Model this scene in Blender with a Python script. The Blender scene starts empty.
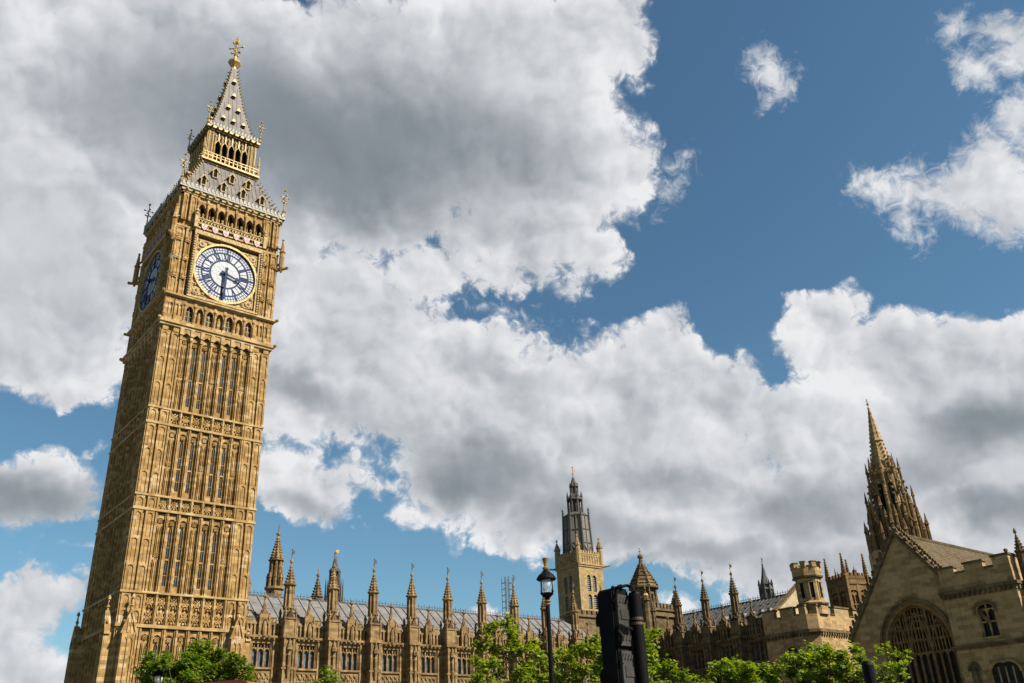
import bpy, bmesh, math, random
from mathutils import Vector, Matrix
R = math.radians
rng = random.Random(7)
SC = bpy.context.scene
COL = SC.collection

# ------------------------------------------------------------------ camera
F_PX = 884.84
PITCH, ROLL, YAW = R(25.919), R(-2.4755), R(39.444)
cam_fwd = Vector((0, math.cos(PITCH), math.sin(PITCH)))
_up0 = Vector((0, -math.sin(PITCH), math.cos(PITCH)))
cam_x = Vector((1, 0, 0)) * math.cos(ROLL) + _up0 * math.sin(ROLL)
cam_up = -Vector((1, 0, 0)) * math.sin(ROLL) + _up0 * math.cos(ROLL)
EYE = Vector((0, 0, 1.7))
cd = bpy.data.cameras.new("camera")
cam = bpy.data.objects.new("camera", cd)
COL.objects.link(cam)
m = Matrix((cam_x, cam_up, -cam_fwd)).transposed().to_4x4()
m.translation = EYE
cam.matrix_world = m
cd.sensor_width = 36
cd.lens = F_PX / 1024 * 36
cd.clip_start = 0.1
cd.clip_end = 20000
SC.camera = cam

# ------------------------------------------------------------------ sun and sky
SUN_EL, SUN_ROT = R(43), R(113)
SUN_DIR = Vector((math.sin(SUN_ROT) * math.cos(SUN_EL), math.cos(SUN_ROT) * math.cos(SUN_EL), math.sin(SUN_EL)))
sl = bpy.data.lights.new("sun", 'SUN')
sl.energy = 5.0
sl.angle = R(0.5)
sl.color = (1.0, 0.92, 0.80)
sun = bpy.data.objects.new("sun", sl)
COL.objects.link(sun)
sun.rotation_euler = (-SUN_DIR).to_track_quat('-Z', 'Y').to_euler()

SC.view_settings.view_transform = 'Standard'
SC.view_settings.look = 'None'
SC.view_settings.exposure = 1.2
SC.view_settings.gamma = 1.0
SC.view_settings.use_curve_mapping = False
SC.render.engine = 'CYCLES'
SC.cycles.max_bounces = 6
SC.cycles.transparent_max_bounces = 8

SKY_STRENGTH = 0.05
EXPO = 2 ** 1.2          # the view exposure above


class NT:
    """short-hand for wiring shader nodes"""
    def __init__(self, tree):
        self.t = tree

    def n(self, typ, **kw):
        nd = self.t.nodes.new(typ)
        for k, v in kw.items():
            setattr(nd, k, v)
        return nd

    def put(self, sock, v):
        if isinstance(v, bpy.types.NodeSocket):
            self.t.links.new(v, sock)
        else:
            sock.default_value = v

    def math(self, op, a, b=0.0, c=None, clamp=False):
        nd = self.n('ShaderNodeMath', operation=op, use_clamp=clamp)
        self.put(nd.inputs[0], a)
        self.put(nd.inputs[1], b)
        if c is not None:
            self.put(nd.inputs[2], c)
        return nd.outputs[0]

    def vec(self, op, a, b=(0, 0, 0), out=0):
        nd = self.n('ShaderNodeVectorMath', operation=op)
        self.put(nd.inputs[0], a)
        if op == 'SCALE':
            self.put(nd.inputs['Scale'], b)
        elif op not in ('LENGTH', 'NORMALIZE'):
            self.put(nd.inputs[1], b)
        return nd.outputs[out]

    def noise(self, v, scale, detail=4.0, rough=0.5, dist=0.0, lac=2.0):
        nd = self.n('ShaderNodeTexNoise', noise_dimensions='3D')
        self.put(nd.inputs['Vector'], v)
        nd.inputs['Scale'].default_value = scale
        nd.inputs['Detail'].default_value = detail
        nd.inputs['Roughness'].default_value = rough
        nd.inputs['Distortion'].default_value = dist
        nd.inputs['Lacunarity'].default_value = lac
        return nd

    def ramp(self, v, a, b, c=0.0, d=1.0, kind='SMOOTHSTEP'):
        nd = self.n('ShaderNodeMapRange', interpolation_type=kind)
        self.put(nd.inputs[0], v)
        for i, x in enumerate((a, b, c, d)):
            self.put(nd.inputs[i + 1], x)
        return nd.outputs[0]

    def mix(self, fac, a, b, blend='MIX'):
        nd = self.n('ShaderNodeMix', data_type='RGBA', blend_type=blend)
        self.put(nd.inputs[0], fac)
        self.put(nd.inputs[6], a)
        self.put(nd.inputs[7], b)
        return nd.outputs[2]


# cloud masses of the sky, each an ellipse on the dome (centre and radii in hundredths of the
# focal-plane unit, angle), unioned softly and broken up by fractal noise
CLOUDS = [
    # the great grey cloud, upper left
    (2.2, 1.2, 3.2, 1.5, 5), (5.0, 0.9, 1.35, 1.2, 20), (5.5, 1.75, 1.1, .75, -10), (5.2, 2.3, 1.0, .5, 10), (6.2, .35, .35, .9, -10),
    (0.2, 2.4, 1.7, 1.5, 0), (0.6, 3.5, 1.1, .55, 10), (0.3, -.8, 3, 1.2, 0), (5.9, 0.35, .5, .6, 0), (6.25, 1.75, .4, .35, 30),
    # the middle bank
    (3.4, 3.0, 1.1, .65, 15), (2.3, 2.9, .9, .8, 0), (2.0, 3.9, .9, .55, 0), (5.2, 2.75, .6, .2, 10), (4.3, 2.6, .7, .3, 10), (6.3, 5.35, .9, .3, 0), (7.9, 5.7, 1.1, .4, 0), (7.5, 4.7, .45, .4, 0), (.75, 4.95, .4, .22, -15), (1.0, 4.5, .3, .1, -20), (9.3, 6.1, 2.0, .5, 0), (8.8, 5.2, 1.5, .6, 0), (4.4, 4.5, .75, .4, 20), (5.6, 5.3, .9, .3, 5), (4.0, 3.6, 1.6, .8, 20), (4.9, 4.1, 1.5, .85, 12), (3.0, 3.8, .9, .7, 0), (4.6, 4.8, 1.0, .5, 15),
    (6.65, 3.5, .42, .38, 10), (6.5, 3.95, .9, .6, 0), (6.2, 4.6, 1.5, .8, 0), (7.2, 4.1, .55, .5, 0), (6.9, 5.2, 1.5, .55, 0), (5.2, 5.1, .8, .35, 15),
    # the right bank
    (8.3, 3.2, .42, .32, 0), (8.75, 3.55, .9, .55, 10), (9.7, 3.75, .9, .55, 0), (10.3, 3.6, .5, .42, 0), (9.0, 4.6, 1.5, 1.0, 0), (10.3, 4.8, 1.4, 1.2, 0),
    (8.0, 4.3, .8, .45, 10), (8.0, 5.3, 1.4, .6, 0), (9.9, 5.6, 1.5, .5, 0),
    # small ones
    (3.0, 4.85, .55, .42, 20), (2.6, 4.6, .5, .25, 0), (6.95, 6.1, .2, .13, 0), (9.6, 6.0, 2.0, .4, 0), (5.2, 6.2, .5, .1, 0),
    (.3, 4.95, .95, .32, -6), (.55, 4.58, .5, .07, -6), (.1, 6.2, .75, .45, -20), (.7, 6.05, .35, .22, -10), (.2, 6.8, .9, .45, 0), (.9, 5.5, .3, .05, 0),
]
WISPS = [
    (10.3, .6, .4, .3, 0), (9.75, 1.85, .8, .35, -12), (8.9, 2.0, .4, .22, 10), (10.2, 2.0, .6, .35, 0), (10.2, 1.2, .35, .2, -30),
    # thin torn pieces on the blue, upper right
    (7.72, .75, .22, .30, -38), (7.62, 1.02, .08, .13, 10), (10.1, .35, .45, .2, 8), (9.5, .28, .2, .14, -10), (9.75, .72, .3, .22, 40), (10.2, .65, .3, .2, 0),
    (10.0, 1.75, .55, .4, 25), (9.3, 1.95, .45, .25, 25), (8.72, 2.02, .2, .16, 10), (10.2, 1.25, .3, .25, 30), (9.05, 2.3, .2, .12, 60),
    (6.72, 1.85, .08, .25, 20), (5.1, 3.1, .3, .05, 30),
]
SHADES = [
    # where the masses are thick and seen from below: grey
    (3.3, 1.35, 2.8, 1.05, 8, .98), (3.6, 1.85, 1.5, .5, 5, .9), (5.0, 1.4, .8, .5, 10, .75), (1.8, 1.0, 1.3, .9, 0, .75), (1.1, 3.0, .8, .6, 0, .35), (.3, .9, .3, .5, 0, .4),
    (4.7, 4.7, 1.2, .35, 18, .9), (4.0, 4.3, .9, .25, 20, .55), (4.9, 3.6, .9, .2, 15, .5), (2.9, 3.95, .7, .25, 5, .8), (5.8, 5.3, 1.2, .3, 5, .85), (6.6, 4.9, 1.2, .25, 0, .6),
    (6.9, 5.6, 1.0, .2, -5, .75), (6.3, 4.1, .8, .25, 0, .3), (10.0, 4.25, 1.0, .4, -10, .95), (9.2, 4.75, 1.0, .4, -10, .6), (8.1, 5.1, .9, .4, 0, .75), (9.9, 5.2, 1.2, .25, 0, .8), (8.5, 5.7, 1.6, .25, 0, .6),
    (3.0, 5.1, .5, .2, 10, .75), (.3, 5.05, 1.1, .4, -5, 1.0), (.8, 6.4, .45, .3, 0, .55), (.3, 3.9, 1.0, .2, 0, .4), (1.0, 2.2, .5, .4, 30, .35),
]


def build_world():
    w = bpy.data.worlds.new("World")
    SC.world = w
    w.use_nodes = True
    t = w.node_tree
    t.nodes.clear()
    g = NT(t)
    out = g.n('ShaderNodeOutputWorld')
    bg = g.n('ShaderNodeBackground')
    bg.inputs[1].default_value = SKY_STRENGTH
    t.links.new(bg.outputs[0], out.inputs[0])
    sky = g.n('ShaderNodeTexSky', sky_type='NISHITA', sun_disc=False)
    sky.sun_elevation = SUN_EL
    sky.sun_rotation = SUN_ROT
    sky.altitude = 50
    sky.air_density = 1.0
    sky.dust_density = 0.35
    sky.ozone_density = 2.2
    d = g.n('ShaderNodeTexCoord').outputs['Generated']
    # a fixed tangent frame on the dome, in world directions
    A = Vector((1, 0, 0)) * math.cos(R(-2.4755)) + Vector((0, -math.sin(R(25.919)), math.cos(R(25.919)))) * math.sin(R(-2.4755))
    B = -Vector((1, 0, 0)) * math.sin(R(-2.4755)) + Vector((0, -math.sin(R(25.919)), math.cos(R(25.919)))) * math.cos(R(-2.4755))
    N = Vector((0, math.cos(R(25.919)), math.sin(R(25.919))))
    da = g.vec('DOT_PRODUCT', d, tuple(A), out=1)
    db = g.vec('DOT_PRODUCT', d, tuple(B), out=1)
    dn = g.math('MAXIMUM', g.vec('DOT_PRODUCT', d, tuple(N), out=1), 0.12)
    X = g.math('MULTIPLY_ADD', g.math('DIVIDE', da, dn), 8.8484, 5.12)
    Y = g.math('MULTIPLY_ADD', g.math('DIVIDE', db, dn), -8.8484, 3.415)
    cx = g.n('ShaderNodeCombineXYZ')
    t.links.new(X, cx.inputs[0])
    t.links.new(Y, cx.inputs[1])
    P = cx.outputs[0]
    # domain warp
    w1 = g.vec('SUBTRACT', g.noise(d, 9.0, 4, .55).outputs['Color'], (.5, .5, .5))
    w2 = g.vec('SUBTRACT', g.noise(d, 34.0, 5, .6).outputs['Color'], (.5, .5, .5))
    w1 = g.vec('SCALE', g.vec('MULTIPLY', w1, (1, 1, 0)), .75)
    w2 = g.vec('SCALE', g.vec('MULTIPLY', w2, (1, 1, 0)), .22)
    PW = g.vec('ADD', g.vec('ADD', P, w1), w2)

    def field(items, src, k):
        cur = None
        for it in items:
            x, y, rx, ry, a = it[:5]
            mp = g.n('ShaderNodeMapping', vector_type='TEXTURE')
            if cur is None:
                t.links.new(src, mp.inputs[0])
            else:                                   # a tiny dependency keeps the evaluation serial (small shader stack)
                ma = g.n('ShaderNodeVectorMath', operation='MULTIPLY_ADD')
                t.links.new(cur, ma.inputs[0])
                ma.inputs[1].default_value = (1e-7, 1e-7, 0)
                t.links.new(src, ma.inputs[2])
                t.links.new(ma.outputs[0], mp.inputs[0])
            mp.inputs[1].default_value = (x, y, 0)
            mp.inputs[2].default_value = (0, 0, R(a))
            mp.inputs[3].default_value = (rx, ry, 1)
            L = g.vec('LENGTH', mp.outputs[0], out=1)
            if len(it) > 5:
                b = g.ramp(L, 1.5, .1, 0.0, it[5])
            else:
                s = min(rx, ry)
                b = g.math('MULTIPLY_ADD', L, -s, s)
            cur = b if cur is None else g.math('SMOOTH_MAX', cur, b, k)
        return cur
    Fc = field(CLOUDS, PW, .18)
    Fw = field(WISPS, PW, .08)
    Sh = field(SHADES, g.vec('ADD', P, g.vec('SCALE', w1, 1.6)), .3)
    # noises for billows: a ridged "cauliflower" and fine shreds
    fb = g.noise(d, 34, 6, .52, .2).outputs['Fac']
    dq = g.vec('ADD', d, g.vec('SCALE', g.vec('SUBTRACT', g.noise(d, 14, 5, .55).outputs['Color'], (.5, .5, .5)), .055))

    def puff(v):
        vo = g.n('ShaderNodeTexVoronoi', feature='F1', voronoi_dimensions='3D', normalize=True)
        g.put(vo.inputs['Vector'], v)
        vo.inputs['Scale'].default_value = 15
        vo.inputs['Detail'].default_value = 2.4
        vo.inputs['Roughness'].default_value = .42
        vo.inputs['Lacunarity'].default_value = 2.3
        return vo.outputs['Distance']
    bl = puff(dq)
    bl_s = puff(g.vec('ADD', dq, tuple(SUN_DIR * .012)))
    big = g.noise(d, 6, 4, .5, .3).outputs['Fac']
    big_s = g.noise(g.vec('ADD', d, tuple(SUN_DIR * .035)), 6, 4, .5, .3).outputs['Fac']
    shred = g.noise(d, 60, 10, .68, .6).outputs['Fac']
    D = g.math('ADD', Fc, g.math('MULTIPLY', g.math('SUBTRACT', fb, .5), .22))
    D = g.math('ADD', D, g.math('MULTIPLY', g.math('SUBTRACT', .34, bl), .85))
    soft = g.ramp(shred, .40, .72, .07, .34, 'LINEAR')
    aC = g.ramp(D, 0.0, soft)
    Dw = g.math('ADD', Fw, g.math('MULTIPLY', g.math('SUBTRACT', shred, .46), .55))
    aW = g.math('MULTIPLY', g.ramp(Dw, -.04, .22), .95)
    # the rest of the dome, outside the mapped part: broken cloud
    far = g.math('MAXIMUM', g.math('ABSOLUTE', g.math('SUBTRACT', X, 5.12)), g.math('ABSOLUTE', g.math('SUBTRACT', Y, 3.4)))
    farm = g.ramp(far, 6.2, 8.5)
    aF = g.ramp(g.noise(d, 2.6, 8, .55, .3).outputs['Fac'], .56, .68)
    aC = g.math('ADD', g.math('MULTIPLY', aC, g.math('SUBTRACT', 1.0, farm)), g.math('MULTIPLY', aF, farm))
    alpha = g.math('MINIMUM', 1.0, g.math('MAXIMUM', aC, g.math('MULTIPLY', aW, g.math('SUBTRACT', 1.0, farm))))
    # light on the billows
    edge = g.ramp(D, .25, 1.3, 1.0, .3)
    rel = g.math('MULTIPLY', g.math('SUBTRACT', bl_s, bl), g.math('MULTIPLY', edge, 1.6))
    rel = g.math('ADD', rel, g.math('MULTIPLY', g.math('SUBTRACT', big, big_s), .9))
    rel = g.math('ADD', rel, g.math('MULTIPLY', g.math('SUBTRACT', fb, .5), .07))
    rim = g.ramp(D, .05, .6, .17, 0.0)
    tone = g.math('SUBTRACT', 0.86, g.math('MULTIPLY', Sh, .62))
    tone = g.math('ADD', tone, g.math('MULTIPLY', rel, g.math('SUBTRACT', 1.0, g.math('MULTIPLY', Sh, .72))))
    tone = g.math('ADD', tone, rim)
    cr = g.n('ShaderNodeValToRGB')
    e = cr.color_ramp.elements
    e[0].position = .0
    e[0].color = (.13, .15, .185, 1)
    e[1].position = 1.0
    e[1].color = (.84, .845, .86, 1)
    for p, c in ((.3, (.255, .288, .322)), (.55, (.425, .458, .492)), (.8, (.65, .665, .695))):
        q = e.new(p)
        q.color = (*c, 1)
    t.links.new(tone, cr.inputs[0])
    cloud = g.vec('SCALE', cr.outputs[0], 1 / SKY_STRENGTH / EXPO)
    blue = g.mix(1.0, sky.outputs[0], (1.60 / EXPO, 2.14 / EXPO, 2.10 / EXPO, 1), 'MULTIPLY')
    col = g.mix(alpha, blue, cloud)
    t.links.new(col, bg.inputs[0])
    w.cycles.sampling_method = 'MANUAL'
    w.cycles.sample_map_resolution = 512


build_world()

# ------------------------------------------------------------------ frame of the site
# a runs along the sunlit fronts, b runs back from them, z up; origin at the foot of the clock
# tower's near corner
ORG = Vector((-37.571, 84.120, 0))
AX = Vector((math.cos(YAW), math.sin(YAW), 0))
BX = Vector((-math.sin(YAW), math.cos(YAW), 0))


def site(a, b, z=0.0):
    return ORG + AX * a + BX * b + Vector((0, 0, z))


class MB:
    """collects shapes in local coordinates; build() links them as one mesh object"""
    def __init__(self):
        self.v = []
        self.f = []
        self.m = None          # optional map (x, y, z) -> (x, y, z)

    def add(self, vs, fs):
        k = len(self.v)
        if self.m:
            vs = [self.m(*p) for p in vs]
        self.v += [tuple(p) for p in vs]
        self.f += [tuple(i + k for i in q) for q in fs]
        return self

    def box(self, x0, x1, y0, y1, z0, z1):
        if x0 > x1: x0, x1 = x1, x0
        if y0 > y1: y0, y1 = y1, y0
        if z0 > z1: z0, z1 = z1, z0
        return self.add([(x0, y0, z0), (x1, y0, z0), (x1, y1, z0), (x0, y1, z0), (x0, y0, z1), (x1, y0, z1), (x1, y1, z1), (x0, y1, z1)],
                        [(0, 3, 2, 1), (4, 5, 6, 7), (0, 1, 5, 4), (1, 2, 6, 5), (2, 3, 7, 6), (3, 0, 4, 7)])

    def frustum(self, x, y, z0, z1, r0, r1, n=8, rot=None, sx=1, sy=1, caps=True):
        rot = math.pi / n if rot is None else rot
        vs = []
        for z, r in ((z0, r0), (z1, r1)):
            for i in range(n):
                t = rot + 2 * math.pi * i / n
                vs.append((x + r * sx * math.cos(t), y + r * sy * math.sin(t), z))
        fs = [(i, (i + 1) % n, n + (i + 1) % n, n + i) for i in range(n)]
        if caps:
            fs += [tuple(range(n - 1, -1, -1)), tuple(range(n, 2 * n))]
        return self.add(vs, fs)

    def lathe(self, x, y, prof, n=8, rot=None, sx=1, sy=1):
        rot = math.pi / n if rot is None else rot
        vs, fs = [], []
        for z, r in prof:
            for i in range(n):
                t = rot + 2 * math.pi * i / n
                vs.append((x + r * sx * math.cos(t), y + r * sy * math.sin(t), z))
        for k in range(len(prof) - 1):
            for i in range(n):
                j = (i + 1) % n
                fs.append((k * n + i, k * n + j, (k + 1) * n + j, (k + 1) * n + i))
        fs += [tuple(range(n - 1, -1, -1)), tuple(range((len(prof) - 1) * n, len(prof) * n))]
        return self.add(vs, fs)

    def prism(self, poly, y0, y1):
        """polygon in x,z pushed through y0..y1"""
        n = len(poly)
        vs = [(x, y0, z) for x, z in poly] + [(x, y1, z) for x, z in poly]
        fs = [tuple(range(n)), tuple(range(2 * n - 1, n - 1, -1))]
        fs += [(i, n + i, n + (i + 1) % n, (i + 1) % n) for i in range(n)]
        return self.add(vs, fs)

    def strip(self, inner, outer, y0, y1, closed=False):
        """solid band between two polylines in x,z (same count), from y0 to y1"""
        n = len(inner)
        vs = [(x, y0, z) for x, z in inner] + [(x, y0, z) for x, z in outer] + [(x, y1, z) for x, z in inner] + [(x, y1, z) for x, z in outer]
        fs = []
        for i in range(n if closed else n - 1):
            j = (i + 1) % n
            fs += [(i, j, n + j, n + i), (2 * n + i, 3 * n + i, 3 * n + j, 2 * n + j), (i, 2 * n + i, 2 * n + j, j), (n + i, n + j, 3 * n + j, 3 * n + i)]
        if not closed:
            fs += [(0, n, 3 * n, 2 * n), (n - 1, 3 * n - 1, 4 * n - 1, 2 * n - 1)]
        return self.add(vs, fs)

    def rod(self, p, q, r, n=5, r2=None):
        p, q = Vector(p), Vector(q)
        r2 = r if r2 is None else r2
        d = (q - p).normalized()
        a = d.orthogonal().normalized()
        b = d.cross(a)
        vs = []
        for o, rr in ((p, r), (q, r2)):
            for i in range(n):
                t = 2 * math.pi * i / n
                vs.append(tuple(o + a * rr * math.cos(t) + b * rr * math.sin(t)))
        return self.add(vs, [(i, (i + 1) % n, n + (i + 1) % n, n + i) for i in range(n)] + [tuple(range(n - 1, -1, -1)), tuple(range(n, 2 * n))])

    def bar(self, p, q, w, y0, y1):
        """flat bar in the x,z plane from p to q, width w, through y0..y1"""
        dx, dz = q[0] - p[0], q[1] - p[1]
        L = math.hypot(dx, dz) or 1
        nx, nz = -dz / L * w / 2, dx / L * w / 2
        return self.prism([(p[0] + nx, p[1] + nz), (p[0] - nx, p[1] - nz), (q[0] - nx, q[1] - nz), (q[0] + nx, q[1] + nz)], y0, y1)

    def ball(self, x, y, z, r, n=6, k=4, sz=1):
        prof = [(z - r * sz * math.cos(math.pi * i / k), max(r * math.sin(math.pi * i / k), r * .05)) for i in range(k + 1)]
        return self.lathe(x, y, prof, n)

    def arch_head(self, x0, x1, zs, za, zt, y0, y1, seg=5):
        """stone filling between a pointed arch (springs at zs, apex za) and a level top zt"""
        c = (x0 + x1) / 2
        inner = arch_pts(x0, x1, zs, za, seg)
        outer = [(x, zt) for x, z in inner]
        outer[0] = (x0, zt)
        outer[-1] = (x1, zt)
        return self.strip(inner, outer, y0, y1)

    def arch_band(self, x0, x1, zs, za, w, y0, y1, seg=6):
        inner = arch_pts(x0, x1, zs, za, seg)
        outer = arch_pts(x0 - w, x1 + w, zs, za + w * 1.15, seg)
        return self.strip(inner, outer, y0, y1)

    def build(self, name, mat, parent=None, origin=(0, 0, 0), label=None, smooth=False):
        ox, oy, oz = origin
        me = bpy.data.meshes.new(name)
        me.from_pydata([(x - ox, y - oy, z - oz) for x, y, z in self.v], [], self.f)
        bm = bmesh.new()
        bm.from_mesh(me)
        bmesh.ops.recalc_face_normals(bm, faces=bm.faces)
        bm.to_mesh(me)
        bm.free()
        me.materials.append(mat)
        if smooth:
            for p in me.polygons:
                p.use_smooth = True
        o = bpy.data.objects.new(name, me)
        COL.objects.link(o)
        if parent:
            o.parent = parent
        if label:
            o["label"] = label
        return o


def arch_pts(x0, x1, zs, za, seg=5):
    """pointed arch from (x0,zs) over (mid,za) to (x1,zs)"""
    c = (x0 + x1) / 2
    h = (x1 - x0) / 2
    H = max(za - zs, 0.01)
    # each side an arc of radius r centred on the springing line
    r = (h * h + H * H) / (2 * h)
    L = []
    t1 = math.atan2(H, r - h)          # angle swept from the spring to the apex
    for i in range(seg + 1):
        t = t1 * i / seg
        L.append((x0 + r - r * math.cos(t), zs + r * math.sin(t)))
    Rr = [(2 * c - x, z) for x, z in reversed(L[:-1])]
    return L + Rr


def tag(o, label, cat, group=None, kind=None):
    o["label"] = label
    o["category"] = cat
    if group:
        o["group"] = group
    if kind:
        o["kind"] = kind
    return o


def thing(name, loc, rz, label, cat, group=None):
    o = bpy.data.objects.new(name, None)
    o.empty_display_size = 0.5
    COL.objects.link(o)
    o.location = loc
    o.rotation_euler = (0, 0, rz)
    return tag(o, label, cat, group)


def struct(o):
    o["kind"] = "structure"
    return o


def copy_tree(o, parent=None):
    c = o.copy()
    COL.objects.link(c)
    if parent:
        c.parent = parent
    for ch in [x for x in bpy.data.objects if x.parent == o]:
        copy_tree(ch, c)
    return c


# ------------------------------------------------------------------ materials
KA = .58                # real-world base colours for the chosen exposure


def ka(c):
    return tuple(x * KA for x in c)

def new_mat(name):
    mt = bpy.data.materials.new(name)
    mt.use_nodes = True
    t = mt.node_tree
    b = t.nodes['Principled BSDF']
    return mt, NT(t), b


def stone(name, c1, c2, dirt=(.05, .035, .02), dirt_amt=.45, block=(.82, .36), pale=None, rough=.9, bump=.25, streak=.7, contrast=.46):
    """coursed limestone: each block its own tone, sooty patches, rain streaks, fine grain"""
    c1, c2, dirt = ka(c1), ka(c2), ka(dirt)
    pale = ka(pale) if pale else None
    mt, g, b = new_mat(name)
    P = g.n('ShaderNodeTexCoord').outputs['Object']
    s = g.n('ShaderNodeSeparateXYZ')
    g.put(s.inputs[0], P)
    c = g.n('ShaderNodeCombineXYZ')
    g.put(c.inputs[0], g.math('ADD', s.outputs[0], s.outputs[1]))
    g.put(c.inputs[1], s.outputs[2])
    br = g.n('ShaderNodeTexBrick', offset=.5)
    g.put(br.inputs['Vector'], c.outputs[0])
    br.inputs['Color1'].default_value = (0, 0, 0, 1)
    br.inputs['Color2'].default_value = (1, 1, 1, 1)
    br.inputs['Mortar'].default_value = (.3, .3, .3, 1)
    br.inputs['Scale'].default_value = 1
    br.inputs['Mortar Size'].default_value = .012
    br.inputs['Bias'].default_value = -.1
    br.inputs['Brick Width'].default_value = block[0]
    br.inputs['Row Height'].default_value = block[1]
    big = g.noise(P, .22, 5, .6).outputs['Fac']
    med = g.noise(P, 1.7, 6, .65).outputs['Fac']
    col = g.mix(g.ramp(g.math('MULTIPLY_ADD', med, .6, g.math('MULTIPLY', br.outputs['Color'], contrast)), .26, .78), (*c1, 1), (*c2, 1))
    if pale:
        pm = g.math('MULTIPLY', g.ramp(br.outputs['Color'], .80, .88), g.ramp(big, .40, .54))
        col = g.mix(g.math('MULTIPLY', pm, .6), col, (*pale, 1))
    mp = g.n('ShaderNodeMapping')
    g.put(mp.inputs[0], P)
    mp.inputs[3].default_value = (2.4, 2.4, .22)
    st = g.noise(mp.outputs[0], 1.0, 5, .6).outputs['Fac']
    soot = g.math('MAXIMUM', g.math('MULTIPLY', g.ramp(st, .52, .75), streak), g.math('MULTIPLY', g.ramp(g.noise(P, .8, 7, .7).outputs['Fac'], .5, .72), .8))
    col = g.mix(g.math('MULTIPLY', soot, dirt_amt), col, (*dirt, 1))
    fine = g.noise(P, 9, 4, .7).outputs['Fac']
    col = g.mix(1.0, col, g.mix(fine, (.72, .72, .72, 1), (1.18, 1.18, 1.18, 1)), 'MULTIPLY')
    g.put(b.inputs['Base Color'], col)
    b.inputs['Roughness'].default_value = rough
    b.inputs['Specular IOR Level'].default_value = .2
    bp = g.n('ShaderNodeBump')
    bp.inputs['Strength'].default_value = bump
    bp.inputs['Distance'].default_value = .05
    g.put(bp.inputs['Height'], g.math('ADD', g.math('MULTIPLY', br.outputs['Fac'], -.4), g.noise(P, 5, 6, .7).outputs['Fac']))
    g.put(b.inputs['Normal'], bp.outputs[0])
    return mt


def plain(name, col, rough=.6, metal=0.0, var=.25, scale=3.0, spec=.5, bump=0.0):
    mt, g, b = new_mat(name)
    P = g.n('ShaderNodeTexCoord').outputs['Object']
    n = g.noise(P, scale, 5, .6).outputs['Fac']
    col = ka(col)
    lo = tuple(c * (1 - var) for c in col)
    hi = tuple(min(1, c * (1 + var)) for c in col)
    g.put(b.inputs['Base Color'], g.mix(g.ramp(n, .3, .7), (*lo, 1), (*hi, 1)))
    b.inputs['Roughness'].default_value = rough
    b.inputs['Metallic'].default_value = metal
    b.inputs['Specular IOR Level'].default_value = spec
    if bump:
        bp = g.n('ShaderNodeBump')
        bp.inputs['Strength'].default_value = bump
        bp.inputs['Distance'].default_value = .03
        g.put(bp.inputs['Height'], n)
        g.put(b.inputs['Normal'], bp.outputs[0])
    return mt


def lead_roof(name, c1, c2, patch=1.2, rough=.6):
    c1, c2 = ka(c1), ka(c2)
    mt, g, b = new_mat(name)
    P = g.n('ShaderNodeTexCoord').outputs['Object']
    mp = g.n('ShaderNodeMapping')
    g.put(mp.inputs[0], P)
    mp.inputs[3].default_value = (1.6, 1.6, .5)
    n1 = g.noise(mp.outputs[0], patch, 6, .65).outputs['Fac']
    n2 = g.noise(P, 6, 4, .6).outputs['Fac']
    f = g.ramp(g.math('MULTIPLY_ADD', n2, .35, n1), .45, .9)
    g.put(b.inputs['Base Color'], g.mix(f, (*c1, 1), (*c2, 1)))
    b.inputs['Roughness'].default_value = rough
    b.inputs['Specular IOR Level'].default_value = .2
    bp = g.n('ShaderNodeBump')
    bp.inputs['Strength'].default_value = .2
    bp.inputs['Distance'].default_value = .04
    g.put(bp.inputs['Height'], n1)
    g.put(b.inputs['Normal'], bp.outputs[0])
    return mt


def tile_roof(name, c1, c2):
    c1, c2 = ka(c1), ka(c2)
    mt, g, b = new_mat(name)
    P = g.n('ShaderNodeTexCoord').outputs['Object']
    br = g.n('ShaderNodeTexBrick', offset=.5)
    s = g.n('ShaderNodeSeparateXYZ')
    g.put(s.inputs[0], P)
    c = g.n('ShaderNodeCombineXYZ')
    g.put(c.inputs[0], s.outputs[0])
    g.put(c.inputs[1], g.math('MULTIPLY', s.outputs[2], 1.2))
    g.put(br.inputs['Vector'], c.outputs[0])
    br.inputs['Color1'].default_value = (*c1, 1)
    br.inputs['Color2'].default_value = (*c2, 1)
    br.inputs['Mortar'].default_value = tuple(x * .35 for x in c1) + (1,)
    br.inputs['Scale'].default_value = 1
    br.inputs['Mortar Size'].default_value = .03
    br.inputs['Brick Width'].default_value = .42
    br.inputs['Row Height'].default_value = .3
    n = g.noise(P, 1.2, 6, .7).outputs['Fac']
    g.put(b.inputs['Base Color'], g.mix(g.ramp(n, .4, .7), br.outputs['Color'], (.08, .07, .05, 1)))
    b.inputs['Roughness'].default_value = .95
    b.inputs['Specular IOR Level'].default_value = .05
    bp = g.n('ShaderNodeBump')
    bp.inputs['Strength'].default_value = .5
    bp.inputs['Distance'].default_value = .05
    g.put(bp.inputs['Height'], br.outputs['Fac'])
    bp.invert = True
    g.put(b.inputs['Normal'], bp.outputs[0])
    return mt


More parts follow.
